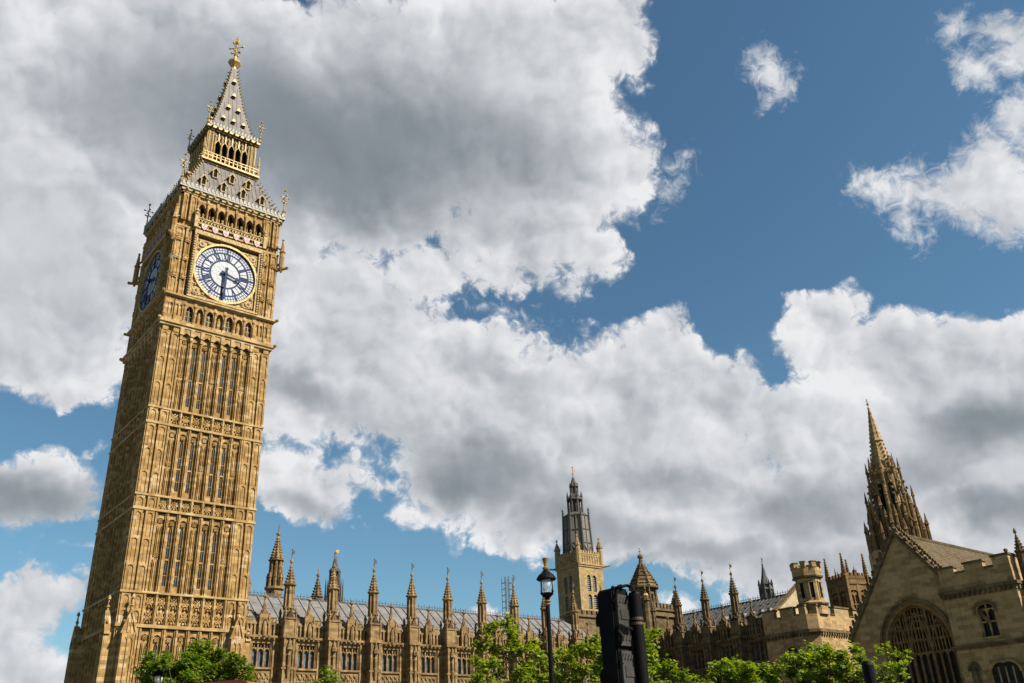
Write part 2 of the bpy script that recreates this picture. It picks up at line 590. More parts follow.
def glass_mat(name, col, rough=.22, spec=.25):
    col = ka(col)
    mt, g, b = new_mat(name)
    P = g.n('ShaderNodeTexCoord').outputs['Object']
    v = g.n('ShaderNodeTexVoronoi', feature='F1')
    g.put(v.inputs['Vector'], P)
    v.inputs['Scale'].default_value = 3.2
    c = g.mix(g.ramp(v.outputs['Color'], .1, .9), tuple(x * .35 for x in col) + (1,), (*col, 1))
    g.put(b.inputs['Base Color'], c)
    b.inputs['Roughness'].default_value = rough
    b.inputs['Specular IOR Level'].default_value = spec
    bp = g.n('ShaderNodeBump')
    bp.inputs['Strength'].default_value = .35
    bp.inputs['Distance'].default_value = .02
    g.put(bp.inputs['Height'], v.outputs['Color'])
    g.put(b.inputs['Normal'], bp.outputs[0])
    return mt


def leaf_mat(name, c1, c2, trans=.45):
    mt, g, b = new_mat(name)
    gi = g.n('ShaderNodeNewGeometry').outputs['Random Per Island']
    col = g.mix(gi, (*c1, 1), (*c2, 1))
    g.put(b.inputs['Base Color'], col)
    b.inputs['Roughness'].default_value = .45
    b.inputs['Specular IOR Level'].default_value = .35
    tr = g.n('ShaderNodeBsdfTranslucent')
    g.put(tr.inputs[0], g.mix(1.0, col, (1.5, 1.35, .5, 1), 'MULTIPLY'))
    mx = g.n('ShaderNodeMixShader')
    mx.inputs[0].default_value = trans
    g.t.links.new(b.outputs[0], mx.inputs[1])
    g.t.links.new(tr.outputs[0], mx.inputs[2])
    g.t.links.new(mx.outputs[0], g.t.nodes['Material Output'].inputs[0])
    return mt


M = dict(
    tower=stone('tower limestone', (.34, .20, .066), (.67, .445, .19), dirt=(.11, .06, .018), dirt_amt=.78, contrast=.38, pale=(.64, .53, .37)),
    trim=stone('tower trim stone', (.40, .26, .10), (.64, .46, .22), dirt=(.14, .08, .03), dirt_amt=.5, pale=(.66, .56, .4)),
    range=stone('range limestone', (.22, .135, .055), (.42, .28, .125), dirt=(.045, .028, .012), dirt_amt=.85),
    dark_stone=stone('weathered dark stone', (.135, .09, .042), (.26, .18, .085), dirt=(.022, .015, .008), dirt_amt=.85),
    pale_stone=stone('pale cleaned stone', (.35, .24, .105), (.51, .37, .175), dirt=(.13, .08, .035), dirt_amt=.5),
    ashlar=stone('buff ashlar', (.37, .24, .10), (.57, .395, .185), dirt=(.10, .06, .026), dirt_amt=.7, block=(.95, .38), bump=.4, contrast=.6),
    cream=stone('cream ashlar', (.46, .36, .21), (.62, .51, .33), dirt=(.14, .1, .05), dirt_amt=.5, block=(.95, .38)),
    brown=stone('brown tracery stone', (.20, .115, .04), (.31, .19, .075), dirt=(.06, .035, .015), dirt_amt=.6),
    gold=plain('gold leaf', (.47, .32, .115), .55, .25, .55, 5, .3),
    gilt=plain('gilded stone', (.44, .30, .11), .65, .0, .5, 5, .3, bump=.2),
    green=plain('green painted boss', (.012, .055, .028), .5, 0, .2),
    lead=lead_roof('cast iron roof tiles', (.135, .12, .107), (.25, .225, .20)),
    leadpale=plain('pale lead cresting', (.29, .26, .21), .6, 0, .3, 4),
    slate=lead_roof('grey roof sheets', (.15, .145, .14), (.25, .24, .235), .7),
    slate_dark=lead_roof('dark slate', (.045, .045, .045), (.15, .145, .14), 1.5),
    iron=plain('grey iron lantern', (.115, .102, .088), .8, 0, .4, 3, .15),
    ironpale=lead_roof('pale grey lantern panels', (.16, .145, .125), (.25, .23, .20), .8, .9),
    tiles=tile_roof('stone tiles', (.115, .078, .042), (.19, .138, .078)),
    blue=plain('prussian blue paint', (.010, .026, .11), .6, 0, .2, 6, .12),
    opal=plain('opal glass dial', (.45, .475, .49), .6, 0, .12, 7),
    opalb=plain('bluish opal glass', (.42, .46, .50), .55, 0, .12, 7),
    red=plain('red enamel', (.42, .012, .012), .5),
    white=plain('white enamel', (.46, .42, .36), .5),
    glass=glass_mat('leaded glass', (.16, .18, .20), .2, .4),
    glassblue=glass_mat('blue leaded glass', (.018, .036, .055), .3, .12),
    brass=plain('old brass', (.30, .17, .05), .5, .3, .4, 8, .3),
    glassdark=glass_mat('dark leaded glass', (.028, .025, .02), .4, .12),
    shade_brown=plain('shaded lantern brown', (.15, .105, .045), .6, 0, .5, 5, .2, bump=.2),  # brown lantern body, with the shade between the gold columns put into its colour
    louvre=plain('blue grey louvres', (.26, .29, .37), .7, 0, .25, 4, .2),
    dark=plain('painted interior shade', (.012, .011, .01), .9, 0, .2, 2, .1),  # near-black colour stands in for the shade inside chambers and openings
    black=plain('black paint', (.006, .0055, .005), .6, 0, .3, 5, .08),
    blackmatt=plain('matt black plastic', (.005, .005, .0048), .75, 0, .4, 9, .08, bump=.1),
    grey=plain('grey plastic', (.055, .052, .047), .7, 0, .3, 8, .12, bump=.1),
    orange=plain('orange tape', (.085, .034, .018), .6),
    lampglass=None,
    bus=plain('bus red paint', (.42, .016, .010), .3, 0, .08, 2),
    bark=plain('bark', (.05, .038, .026), .9, 0, .4, 6, bump=.5),
    asphalt=plain('asphalt', (.05, .05, .05), .9, 0, .25, 30),
    paving=plain('paving', (.22, .21, .19), .9, 0, .25, 8),
    grass=plain('lawn', (.05, .10, .02), .95, 0, .4, 4),
    leaf=leaf_mat('fresh plane leaves', (.055, .115, .005), (.23, .29, .017)),
    leafdark=leaf_mat('deep green leaves', (.045, .095, .005), (.15, .21, .014), .45),
)


def lamp_glass():
    mt, g, b = new_mat('lamp glass')
    b.inputs['Base Color'].default_value = (.9, .92, .92, 1)
    b.inputs['Roughness'].default_value = .05
    b.inputs['Alpha'].default_value = .32
    return mt


M['lampglass'] = lamp_glass()


# ================================================================== the clock tower
def clock_tower():
    W = 12.25
    H = W / 2
    O = (H, H, 0)
    root = thing('clock_tower', site(H, H), YAW, 'tall gothic clock tower of golden limestone with blue and white clock dials and gilded spire', 'clock tower')
    faces = [None, lambda x, y, z: (y, W - x, z), lambda x, y, z: (W - y, x, z), lambda x, y, z: (W - x, W - y, z)]
    B0, B1, NB = 2.15, W - 2.15, 7
    bw = (B1 - B0) / NB
    xs = [B0 + bw * i for i in range(NB + 1)]
    S = MB()          # shaft masonry
    T = MB()          # string courses, ledges
    S.box(.6, W - .6, .6, W - .6, 0, 47.2)
    for cx in (0, 1):
        for cy in (0, 1):
            x0 = .12 if cx == 0 else W - 2.0
            y0 = .12 if cy == 0 else W - 2.0
            S.box(x0, x0 + 1.88, y0, y0 + 1.88, 0, 47.1)
    stages = [(3.0, 15.2), (18.5, 26.25), (27.9, 35.25), (37.15, 45.9)]
    bands = [(15.5, 18.3), (26.5, 27.7), (35.5, 36.95)]
    wins = []

    def pier_strips(mb, z0, z1, step=2.6, lo=.02, edge=1.98):
        for (p0, p1) in ((lo, .86), (1.14, edge), (W - edge, W - 1.14), (W - .86, W - lo)):
            mb.box(p0, p1, 0, .3, z0, z1)
            for e in (p0 + .07, p1 - .07):
                mb.box(e - .07, e + .07, -.10, .02, z0, z1)
            n = max(1, round((z1 - z0) / step))
            st = (z1 - z0) / n
            for k in range(n):
                t = z0 + st * (k + 1)
                mb.arch_head(p0 + .12, p1 - .12, t - .55, t - .2, t - .02, -.09, .02, 2)
                mb.box(p0 + .3, p1 - .3, -.05, .02, z0 + st * k, t - .75)

    def quatre(mb, x, z, r, y0, y1):
        for k in range(4):
            t = math.pi / 2 * k + math.pi / 4
            mb.strip([(x + r * .55 * math.cos(t) + r * .22 * math.cos(q), z + r * .55 * math.sin(t) + r * .22 * math.sin(q)) for q in [i * math.pi / 3 for i in range(6)]],
                     [(x + r * .55 * math.cos(t) + r * .42 * math.cos(q), z + r * .55 * math.sin(t) + r * .42 * math.sin(q)) for q in [i * math.pi / 3 for i in range(6)]], y0, y1, True)

    for fi, fm in enumerate(faces):
        S.m = fm
        T.m = fm
        for si, (z0, z1) in enumerate(stages):
            pier_strips(S, z0, z1)
            for i, x in enumerate(xs):
                S.box(x - .17, x + .17, 0.08, .62, z0, z1)
                S.box(x - .06, x + .06, -.16, .1, z0, z1 - .1)
                for e in (-.14, .14):
                    S.box(x + e - .035, x + e + .035, -.03, .1, z0, z1 - .1)
            for i in range(NB):
                x0, x1 = xs[i] + .17, xs[i + 1] - .17
                c = (x0 + x1) / 2
                zt = z1 - .15
                if i in (1, 2, 4, 5):
                    zb, zh = z0 + .7, z1 - 1.7
                    S.box(x0, c - .18, .28, .62, z0, zt)
                    S.box(c + .18, x1, .28, .62, z0, zt)
                    S.box(c - .21, c + .21, .30, .62, z0, zb)
                    S.arch_head(c - .18, c + .18, zh, zh + .45, zt, .30, .62, 3)
                    zm = zb + (zh - zb) * .47
                    S.box(c - .21, c + .21, .34, .62, zm - .1, zm + .1)
                    S.arch_head(x0, x1, z1 - 1.0, z1 - .55, zt + .01, .12, .29, 3)
                    quatre(S, c, z1 - 1.0, .28, .12, .3)
                    for e in (x0 + .04, x1 - .04):
                        S.box(e - .03, e + .03, .16, .3, z0, z1 - .9)
                    if fi < 2:
                        wins.append((fm, c, zb, zm, zh))
                else:
                    S.box(x0, x1, .34, .62, z0, zt)
                    S.box(c - .06, c + .06, .2, .36, z0, z1 - 1.2)
                    for (q0, q1) in ((x0, c - .06), (c + .06, x1)):
                        S.arch_head(q0, q1, z1 - 1.8, z1 - 1.35, z1 - 1.1, .22, .36, 2)
                        zz = z0 + (z1 - z0) * .45
                        S.arch_head(q0, q1, zz - .75, zz - .35, zz - .2, .22, .36, 2)
                    S.arch_head(x0, x1, z1 - .95, z1 - .55, zt + .01, .14, .35, 3)
                    for e in (x0 + .04, x1 - .04, c - .17, c + .17):
                        S.box(e - .025, e + .025, .2, .36, z0, z1 - 1.2)
                    quatre(S, c, z0 + (z1 - z0) * .45 + .1, .3, .14, .36)
                    quatre(S, c, z1 - .85, .26, .14, .36)
        for bi, (z0, z1) in enumerate(bands):
            pier_strips(S, z0, z1, 1.5)
            for x in xs:
                S.box(x - .17, x + .17, -.02, .62, z0, z1)
                S.box(x - .08, x + .08, -.15, .0, z0, z1)
            for i in range(NB):
                x0, x1 = xs[i] + .17, xs[i + 1] - .17
                c, zc = (x0 + x1) / 2, (z0 + z1) / 2
                S.box(x0, x1, .3, .62, z0, z1)
                n = 2 if z1 - z0 > 2 else 1
                for k in range(n):
                    h = (z1 - z0) / n
                    zc = z0 + h * (k + .5)
                    S.bar((x0 + .03, zc - h * .42), (x1 - .03, zc + h * .42), .1, .1, .31)
                    S.bar((x1 - .03, zc - h * .42), (x0 + .03, zc + h * .42), .1, .12, .31)
                    quatre(S, c, zc, .36, .06, .3)
                    for s1 in (-1, 1):
                        S.box(c + s1 * .28 - .09, c + s1 * .28 + .09, .08, .3, zc - .09, zc + .09)
                        S.box(c - .09, c + .09, .08, .3, zc + s1 * h * .32 - .09, zc + s1 * h * .32 + .09)
        # corbel table under the ledge
        for i in range(NB):
            x0, x1 = xs[i] + .12, xs[i + 1] - .12
            S.arch_head(x0, x1, 45.35, 46.05, 46.5, -.22, .6, 3)
        for x in xs:
            T.box(x - .2, x + .2, -.34, .3, 45.7, 46.5)
            T.box(x - .13, x + .13, -.24, .3, 45.2, 45.7)
        for x in (.4, 1.55, W - 1.55, W - .4):
            S.box(x - .3, x + .3, -.15, .2, 45.9, 46.5)
        # row of little windows and niches below the dial
        S.box(.3, W - .3, .36, 1.0, 47.0, 50.3)
        for i in range(NB):
            x0, x1 = xs[i] + .15, xs[i + 1] - .15
            c = (x0 + x1) / 2
            S.arch_head(x0, x1, 48.75, 49.45, 50.05, -.02, .5, 4)
            S.arch_band(x0 + .02, x1 - .02, 48.75, 49.4, .1, -.14, 0, 4)
            S.box(x0, x1, .0, .4, 47.1, 47.55)
            if i % 2 == 0:
                S.box(c - .05, c + .05, .18, .4, 47.5, 49.3)
            else:
                S.lathe(c, .2, [(47.5, .22), (47.8, .16), (48.4, .2), (48.7, .13), (48.95, .11)], 6)
        for x in xs:
            S.box(x - .16, x + .16, -.1, .5, 47.1, 50.05)
            S.frustum(x, -.16, 47.15, 49.2, .1, .1, 6)
            T.ball(x, -.18, 49.4, .18)
            T.box(x - .22, x + .22, -.3, .1, 47.12, 47.42)
        for x in (.42, 1.5, W - 1.5, W - .42):
            S.box(x - .45, x + .45, .05, .5, 47.1, 50.1)
            for s1 in (-.22, .22):
                S.arch_head(x + s1 - .19, x + s1 + .19, 49.0, 49.4, 49.9, -.08, .1, 2)
                S.box(x + s1 - .2, x + s1 + .2, -.12, .1, 47.1, 47.9)
            for s1 in (-.43, 0, .43):
                S.box(x + s1 - .05, x + s1 + .05, -.12, .1, 47.2, 50.0)
        # clock stage piers
        pier_strips(S, 50.4, 59.2, 9, .02, 1.75)
        for x in (.44, 1.44, W - 1.44, W - .44):
            for z in (52.8, 55.2, 57.6):
                quatre(S, x, z, .42, -.2, 0)
                S.box(x - .2, x + .2, -.22, 0, z - .1, z + .1)
        # belfry stage
        pier_strips(S, 60.2, 63.8, 3.6, .3, 1.85)
        bx = [2.05 + i * (W - 4.1) / 7 for i in range(8)]
        for i in range(7):
            S.arch_head(bx[i] + .12, bx[i + 1] - .12, 62.2, 63.1, 63.85, .1, .6, 4)
            S.box(bx[i] + .5, bx[i] + .62, .7, .8, 59.9, 63.3)
        for x in bx:
            S.box(x - .13, x + .13, -.05, .7, 59.5, 63.85)
            S.frustum(x, -.1, 60.6, 63.2, .09, .09, 6)
        # gabled corner buttresses at the foot
        for x in (.95, W - .95):
            S.box(x - .6, x + .6, -.8, .1, 0, 14.7)
            S.prism([(x - .6, 14.7), (x + .6, 14.7), (x, 16.5)], -.8, .1)
            for s1 in (-1, 1):
                S.bar((x + s1 * .68, 14.5), (x, 16.65), .16, -.92 - .004 * s1, -.4)
                S.box(x + s1 * .5 - .08, x + s1 * .5 + .08, -.9, -.75, 2, 14.6)
                S.ball(x + s1 * .52, -.7, 15.6, .14, 5, 3)
                S.arch_head(x + s1 * .23 - .18, x + s1 * .23 + .18, 13.7, 14.2, 14.5, -.87, -.75, 2)
                S.box(x + s1 * .15 - .05, x + s1 * .15 + .05, -.86, -.75, 14.6, 15.8)
            S.box(x - .06, x + .06, -.9, -.75, 2, 14.6)
            T.lathe(x, -.72, [(16.3, .16), (16.9, .1), (17.0, .2), (17.15, .1), (17.6, .06), (17.7, .17), (17.9, .15), (18.1, .02)], 6)
            T.box(x - .7, x + .7, -.92, .05, 9.1, 9.35)
    for mb in (S, T):
        mb.m = None
    # clasping ledges round the whole tower
    for z0, z1, e in ((2.7, 3.0, .25), (15.2, 15.5, .17), (18.3, 18.5, .19), (26.25, 26.5, .16), (27.7, 27.9, .16), (35.25, 35.5, .16), (36.95, 37.15, .16),
                      (46.5, 46.78, .3), (46.78, 47.12, .46), (50.06, 50.2, .22), (50.2, 50.42, .42), (59.2, 59.42, .12)):
        T.box(-e, W + e, -e, W + e, z0, z1)
    T.box(-.1, W + .1, -.1, W + .1, 3.0 - 3, 2.7)
    S.box(.32, W - .32, .32, W - .32, 50.3, 59.3)
    for cx in (0, 1):
        for cy in (0, 1):
            x0 = .13 if cx == 0 else W - 1.75
            y0 = .13 if cy == 0 else W - 1.75
            S.box(x0, x0 + 1.62, y0, y0 + 1.62, 50.35, 59.25)
            S.box(x0 + .2, x0 + 1.62, y0 + .2, y0 + 1.62, 59.4, 63.85)
    S.build('shaft', M['tower'], root, O)
    T.build('string_courses', M['trim'], root, O)
    # near-black box, painted as the shade of the bell chamber behind the arcade
    MB().box(1.4, W - 1.4, 1.4, W - 1.4, 59.4, 64.0).build('bell_chamber', M['dark'], root, O)
    # slit windows: glass with a stone transom
    for fm, c, zb, zm, zh in wins:
        g = MB()
        g.m = fm
        g.box(c - .19, c + .19, .37, .61, zb, zh + .45)
        w = g.build('window', M['glassblue'], root, O)
        t = MB()
        t.m = fm
        t.box(c - .185, c + .185, .3, .37, zm - .06, zm + .06)
        for z in (zb + 1, zm + 1.2):
            t.box(c - .185, c + .185, .345, .37, z - .02, z + .02)
        t.box(c - .01, c + .01, .347, .369, zb, zh + .3)
        t.build('glazing_bar', M['trim'], w, O)
    for fi in (0, 1):
        for i in (0, 2, 4, 6):
            g = MB()
            g.m = faces[fi]
            x0, x1 = xs[i] + .16, xs[i + 1] - .16
            g.box(x0, x1, .25, .35, 47.56, 49.5)
            w = g.build('niche_window', M['glassblue'], root, O)
            t = MB()
            t.m = faces[fi]
            c = (x0 + x1) / 2
            for z in (48.2, 48.8):
                t.box(x0, c - .06, .2, .25, z - .03, z + .03)
                t.box(c + .06, x1, .2, .25, z - .03, z + .03)
            t.box(x0 - .01, x0 + .03, .21, .24, 47.6, 49.3)
            t.box(x1 - .03, x1 + .01, .21, .24, 47.6, 49.3)
            t.box(x0, x1, .205, .245, 47.58, 47.64)
            t.build('glazing_bar', M['trim'], w, O)
    # dials
    dial_front = None
    for fi, fm in enumerate(faces):
        clock_dial(root, O, fm, H, 54.6, detail=fi < 2)
    # shields, gold balustrade, bosses
    BA, BO, GB, LP = MB(), MB(), MB(), MB()
    for fm in faces:
        for mb in (BA, BO, GB, LP):
            mb.m = fm
        for k in range(6):
            x = H + (k - 2.5) * 1.28
            if fm not in faces[:2]:
                continue
            SH, CR = MB(), MB()
            SH.m = CR.m = fm
            SH.prism([(x - .33, 60.0), (x + .33, 60.0), (x + .33, 59.6), (x, 59.22), (x - .33, 59.6)], -.6, -.5)
            CR.box(x - .09, x + .09, -.62, -.6, 59.26, 60.0)
            CR.box(x - .33, x + .33, -.622, -.6, 59.6, 59.77)
            s = SH.build('shield', M['white'], root, O)
            CR.build('red_cross', M['red'], s, O)
        BA.box(1.95, W - 1.95, -.5, -.1, 59.42, 59.6)
        BA.box(1.95, W - 1.95, -.5, -.3, 60.0, 60.14)
        BA.box(1.95, W - 1.95, -.5, -.3, 60.72, 60.86)
        n = 22
        for k in range(n):
            x = 2.1 + (W - 4.2) * (k + .5) / n
            BA.bar((x - .16, 60.1), (x + .16, 60.75), .09, -.46, -.36)
            BA.bar((x + .16, 60.1), (x - .16, 60.75), .09, -.44, -.34)
        for k in range(7):
            x = 2.05 + (k + .5) * (W - 4.1) / 7
            BA.lathe(x, -.42, [(60.8, .16), (61.1, .1), (61.2, .17), (61.45, .05)], 6)
        for x in (1.95, W - 1.95):
            BA.box(x - .2, x + .2, -.62, -.2, 59.4, 61.1)
            BA.lathe(x, -.42, [(61.1, .3), (61.3, .3), (61.35, .16), (61.6, .28), (61.85, .2), (62.0, .05)], 8)
        BO.box(.1, W - .1, -.15, .6, 63.85, 64.1)
        for k in range(15):
            x = .5 + (W - 1.0) * k / 14
            (GB if k % 2 else BO).ball(x, -.32, 64.25, .18)
        BO.box(-.1, W + .1, -.28, .6, 64.08, 64.42)
        LP.box(-.4, W + .4, -.42, .2, 64.45, 64.72)
        for k in range(26):
            x = -.3 + (W + .6) * (k + .5) / 26
            LP.box(x - .14, x + .14, -.46, -.3, 64.7, 65.2)
            LP.ball(x, -.38, 65.3, .15, 5, 3)
        LP.box(-.38, W + .38, -.38, -.3, 64.72, 64.95)
    for mb in (BA, BO, GB, LP):
        mb.m = None
    BA.build('balustrade', M['gilt'], root, O)
    c = BO.build('cornice', M['gilt'], root, O)
    GB.build('green_bosses', M['green'], c, O)
    LP.build('parapet', M['leadpale'], root, O)
    # lower roof with seams, crockets and dormers
    z0, z1, h0, h1 = 64.6, 71.1, 6.1, 3.3
    rf = MB().frustum(H, H, z0, z1, h0 * math.sqrt(2), h1 * math.sqrt(2), 4)
    roof = rf.build('lower_roof', M['lead'], root, O)
    sm = MB()
    for fm in faces:
        sm.m = fm
        for k in range(-11, 12):
            x = k * .55
            # seam runs up the slope from the eave to the ridge or the hip
            zt = z1 if abs(x) <= h1 else z0 + (h0 - abs(x)) / (h0 - h1) * (z1 - z0)
            if zt - z0 < .3:
                continue
            f = lambda z: H - (h0 + (h1 - h0) * (z - z0) / (z1 - z0))
            sm.add([(H + x - .05, f(z0) - .06, z0), (H + x + .05, f(z0) - .06, z0), (H + x + .05, f(zt) - .06, zt), (H + x - .05, f(zt) - .06, zt),
                    (H + x - .05, f(z0) + .1, z0), (H + x + .05, f(z0) + .1, z0), (H + x + .05, f(zt) + .1, zt), (H + x - .05, f(zt) + .1, zt)],
                   [(0, 1, 2, 3), (0, 4, 5, 1), (1, 5, 6, 2), (2, 6, 7, 3), (3, 7, 4, 0)])
    sm.build('seams', M['lead'], roof, O)
    ck = MB()
    for fm in faces:
        ck.m = fm
        for k in range(11):
            z = z0 + .5 + (z1 - z0 - .8) * k / 10
            h = h0 + (h1 - h0) * (z - z0) / (z1 - z0)
            ck.ball(H - h - .08, H - h - .08, z + .1, .17, 5, 3)
            ck.rod((H - h, H - h, z), (H - h - .3, H - h - .3, z + .32), .06, 4)
    ck.build('crockets', M['gilt'], roof, O)
    for fi, fm in enumerate(faces):
        for row, (z, n, sp) in enumerate(((66.2, 4, 2.45), (68.5, 3, 2.1))):
            for k in range(n):
                x = H + (k - (n - 1) / 2) * sp
                y = H - (h0 + (h1 - h0) * (z - z0) / (z1 - z0))
                d = MB()
                d.m = fm
                d.box(x - .34, x - .22, y - .3, y + .6, z - .1, z + .75)
                d.box(x + .22, x + .34, y - .3, y + .6, z - .1, z + .75)
                d.box(x - .34, x + .34, y - .3, y + .3, z - .2, z - .08)
                d.bar((x - .5, z + .62), (x + .03, z + 1.3), .13, y - .36, y + .7)
                d.bar((x + .5, z + .62), (x - .03, z + 1.3), .13, y - .365, y + .7)
                d.lathe(x, y - .3, [(z + 1.2, .06), (z + 1.45, .05), (z + 1.5, .13), (z + 1.7, .02)], 5)
                o = d.build('dormer', M['gilt'], root, O)
                q = MB()
                q.m = fm
                q.prism([(x - .22, z - .08), (x + .22, z - .08), (x + .22, z + .7), (x, z + 1.12), (x - .22, z + .7)], y - .2, y + .5)
                q.build('opening', M['dark'], o, O)
    # gilded lantern
    L, LD, SB = MB(), MB(), MB()
    h = 3.15
    SB.box(H - 3.5, H + 3.5, H - 3.5, H + 3.5, 71.05, 71.35)
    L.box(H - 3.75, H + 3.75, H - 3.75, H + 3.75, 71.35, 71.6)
    SB.box(H - h, H + h, H - h, H + h, 71.6, 72.0)
    for fm in faces:
        L.m = SB.m = fm
        y = H - h
        for k in range(14):
            x = H - 3.5 + 7.0 * k / 13
            L.box(x - .05, x + .05, H - 3.68, H - 3.6, 71.6, 72.5)
        L.box(H - 3.68, H + 3.68, H - 3.69, H - 3.59, 72.1, 72.2)
        L.box(H - 3.68, H + 3.68, H - 3.69, H - 3.59, 72.5, 72.6)
        for k in range(6):
            x = H - 2.2 + .88 * k
            SB.box(x - .11, x + .11, y + .08, y + .5, 72, 76.4)
            L.frustum(x, y - .0, 72, 75.6, .1, .1, 6)
            L.ball(x, y - .02, 75.7, .16, 5, 3)
        for k in range(5):
            x0 = H - 2.2 + .88 * k
            SB.arch_head(x0 + .11, x0 + .77, 74.5, 75.1, 76.4, y + .16, y + .4, 4)
            L.box(x0 + .44 - .07, x0 + .44 + .07, y + .0, y + .12, 75.1, 76.3)
            L.arch_band(x0 + .13, x0 + .75, 74.5, 75.1, .06, y + .02, y + .17, 4)
        SB.box(H - h + .02, H - 2.2, y + .05, y + .6, 72, 76.4)
        SB.box(H + 2.2, H + h - .02, y + .05, y + .6, 72, 76.4)
        for x in (H - h + .12, H - 2.55, H + 2.55, H + h - .12):
            L.frustum(x, y, 72, 76.2, .12, .12, 6)
        for x in (H - 3.55, H + 3.55):
            L.lathe(x, H - 3.6, [(71.6, .16), (73, .1), (73.2, .18), (74.6, .04)], 6)
        for k in range(9):
            LD.m = fm
            LD.ball(H - 2.9 + 5.8 * k / 8, y - .36, 76.75, .17)
    L.m = SB.m = None
    SB.box(H - 3.3, H + 3.3, H - 3.3, H + 3.3, 76.4, 76.65)
    L.box(H - 3.5, H + 3.5, H - 3.5, H + 3.5, 76.65, 76.95)
    lan = L.build('lantern', M['gold'], root, O)
    SB.build('shaded_frame', M['shade_brown'], lan, O)  # dark colour carries the shade behind the columns and under the eave
    LD.build('green_bosses', M['green'], lan, O)
    MB().box(H - 2.55, H + 2.55, H - 2.55, H + 2.55, 71.9, 76.4).build('shade_core', M['dark'], lan, O)  # near-black box painted as the lantern's inner shade
    UP = MB()
    UP.box(H - 3.4, H + 3.4, H - 3.4, H + 3.4, 76.95, 77.15)
    for fm in faces:
        UP.m = fm
        for k in range(16):
            x = H - 3.3 + 6.6 * (k + .5) / 16
            UP.box(x - .12, x + .12, H - 3.45, H - 3.3, 77.1, 77.55)
            UP.ball(x, H - 3.38, 77.6, .13, 5, 3)
    UP.build('upper_parapet', M['leadpale'], root, O)
    # spire
    prof = [(77.1, 2.95), (78.6, 2.5), (80.5, 2.02), (83, 1.45), (86.5, .84), (89.3, .42), (90.2, .36)]
    sp = MB().lathe(H, H, [(z, r * math.sqrt(2)) for z, r in prof], 4)
    spire = sp.build('spire', M['lead'], root, O)

    def half(z):
        for (za, ra), (zb, rb) in zip(prof, prof[1:]):
            if za <= z <= zb:
                return ra + (rb - ra) * (z - za) / (zb - za)
        return prof[-1][1]
    se, ck = MB(), MB()
    for fm in faces:
        for mb in (se, ck):
            mb.m = fm
        for k in (-4, -3, -2, -1, 0, 1, 2, 3, 4):
            x = k * .56
            zs = [z for z, r in prof if r > abs(x)]
            for za, zb in zip(zs, zs[1:]):
                se.rod((H + x, H - half(za) - .01, za), (H + x, H - half(zb) - .01, zb), .055, 4)
        for k in range(22):
            z = 77.6 + 12.2 * k / 21
            r = half(z)
            ck.ball(H - r - .06, H - r - .06, z, .13, 5, 3)
            ck.rod((H - r, H - r, z - .1), (H - r - .24, H - r - .24, z + .18), .05, 4)
        for z, n, spn in ((79.3, 3, 1.35), (81.8, 2, 1.35), (84.4, 1, 1), (87.2, 1, 1)):
            for k in range(n):
                x = H + (k - (n - 1) / 2) * spn
                y = H - half(z)
                dm, dk = MB(), MB()
                dm.m = dk.m = fm
                dm.prism([(x - .28, z + .1), (x + .28, z + .1), (x + .16, z + .42), (x, z + .6), (x - .16, z + .42)], y - .35, y + .35)
                dk.prism([(x - .2, z - .2), (x + .2, z - .2), (x + .2, z + .1), (x - .2, z + .1)], y - .2, y + .35)
                dm.build('spire_hood', M['gold'], root, O)
                dk.build('spire_opening', M['dark'], root, O)
    se.build('seams', M['lead'], spire, O)
    ck.build('crockets', M['gilt'], spire, O)
    # orb, crown and cross
    f = MB()
    f.lathe(H, H, [(90.1, .4), (90.6, .34), (90.9, .55), (91.3, .85), (91.55, .9), (91.6, .5), (91.9, .3), (92.4, .2), (93.0, .12)], 8)
    f.rod((H, H, 92.4), (H, H, 95.3), .1, 6)
    for z, r in ((93.0, .3), (95.2, .32), (95.75, .26), (96.2, .14)):
        f.ball(H, H, z, r)
    for k in range(4):
        t = math.pi / 2 * k + math.pi / 4
        for z, l in ((94.2, .95), (93.3, .6)):
            e = (H + l * math.cos(t), H + l * math.sin(t), z + .1)
            f.rod((H, H, z), e, .07, 5)
            f.ball(*e, .18, 5, 3)
        f.rod((H + .3 * math.cos(t), H + .3 * math.sin(t), 95.2), (H, H, 96.2), .06, 4)
    f.build('cross_finial', M['gold'], root, O)
    # crosses at the eaves corners
    for (r, z, s1) in ((6.35, 65.0, 1.0), (3.45, 77.1, .85)):
        for sx in (-1, 1):
            for sy in (-1, 1):
                x, y = H + r * sx, H + r * sy
                f = MB()
                f.lathe(x, y, [(z, .22 * s1), (z + .6 * s1, .16 * s1), (z + .65 * s1, .26 * s1), (z + .8 * s1, .1 * s1), (z + 2.2 * s1, .06 * s1), (z + 3.9 * s1, .05 * s1)], 6)
                for dz, l in ((2.9, .5), (2.2, .3)):
                    for dx, dy in ((1, 0), (0, 1), (-1, 0), (0, -1)):
                        e = (x + dx * l * s1, y + dy * l * s1, z + dz * s1)
                        f.rod((x, y, z + dz * s1), e, .05 * s1, 4)
                        f.ball(*e, .12 * s1, 5, 3)
                f.ball(x, y, z + 3.9 * s1, .17 * s1)
                f.build('corner_cross', M['gold'], root, O)
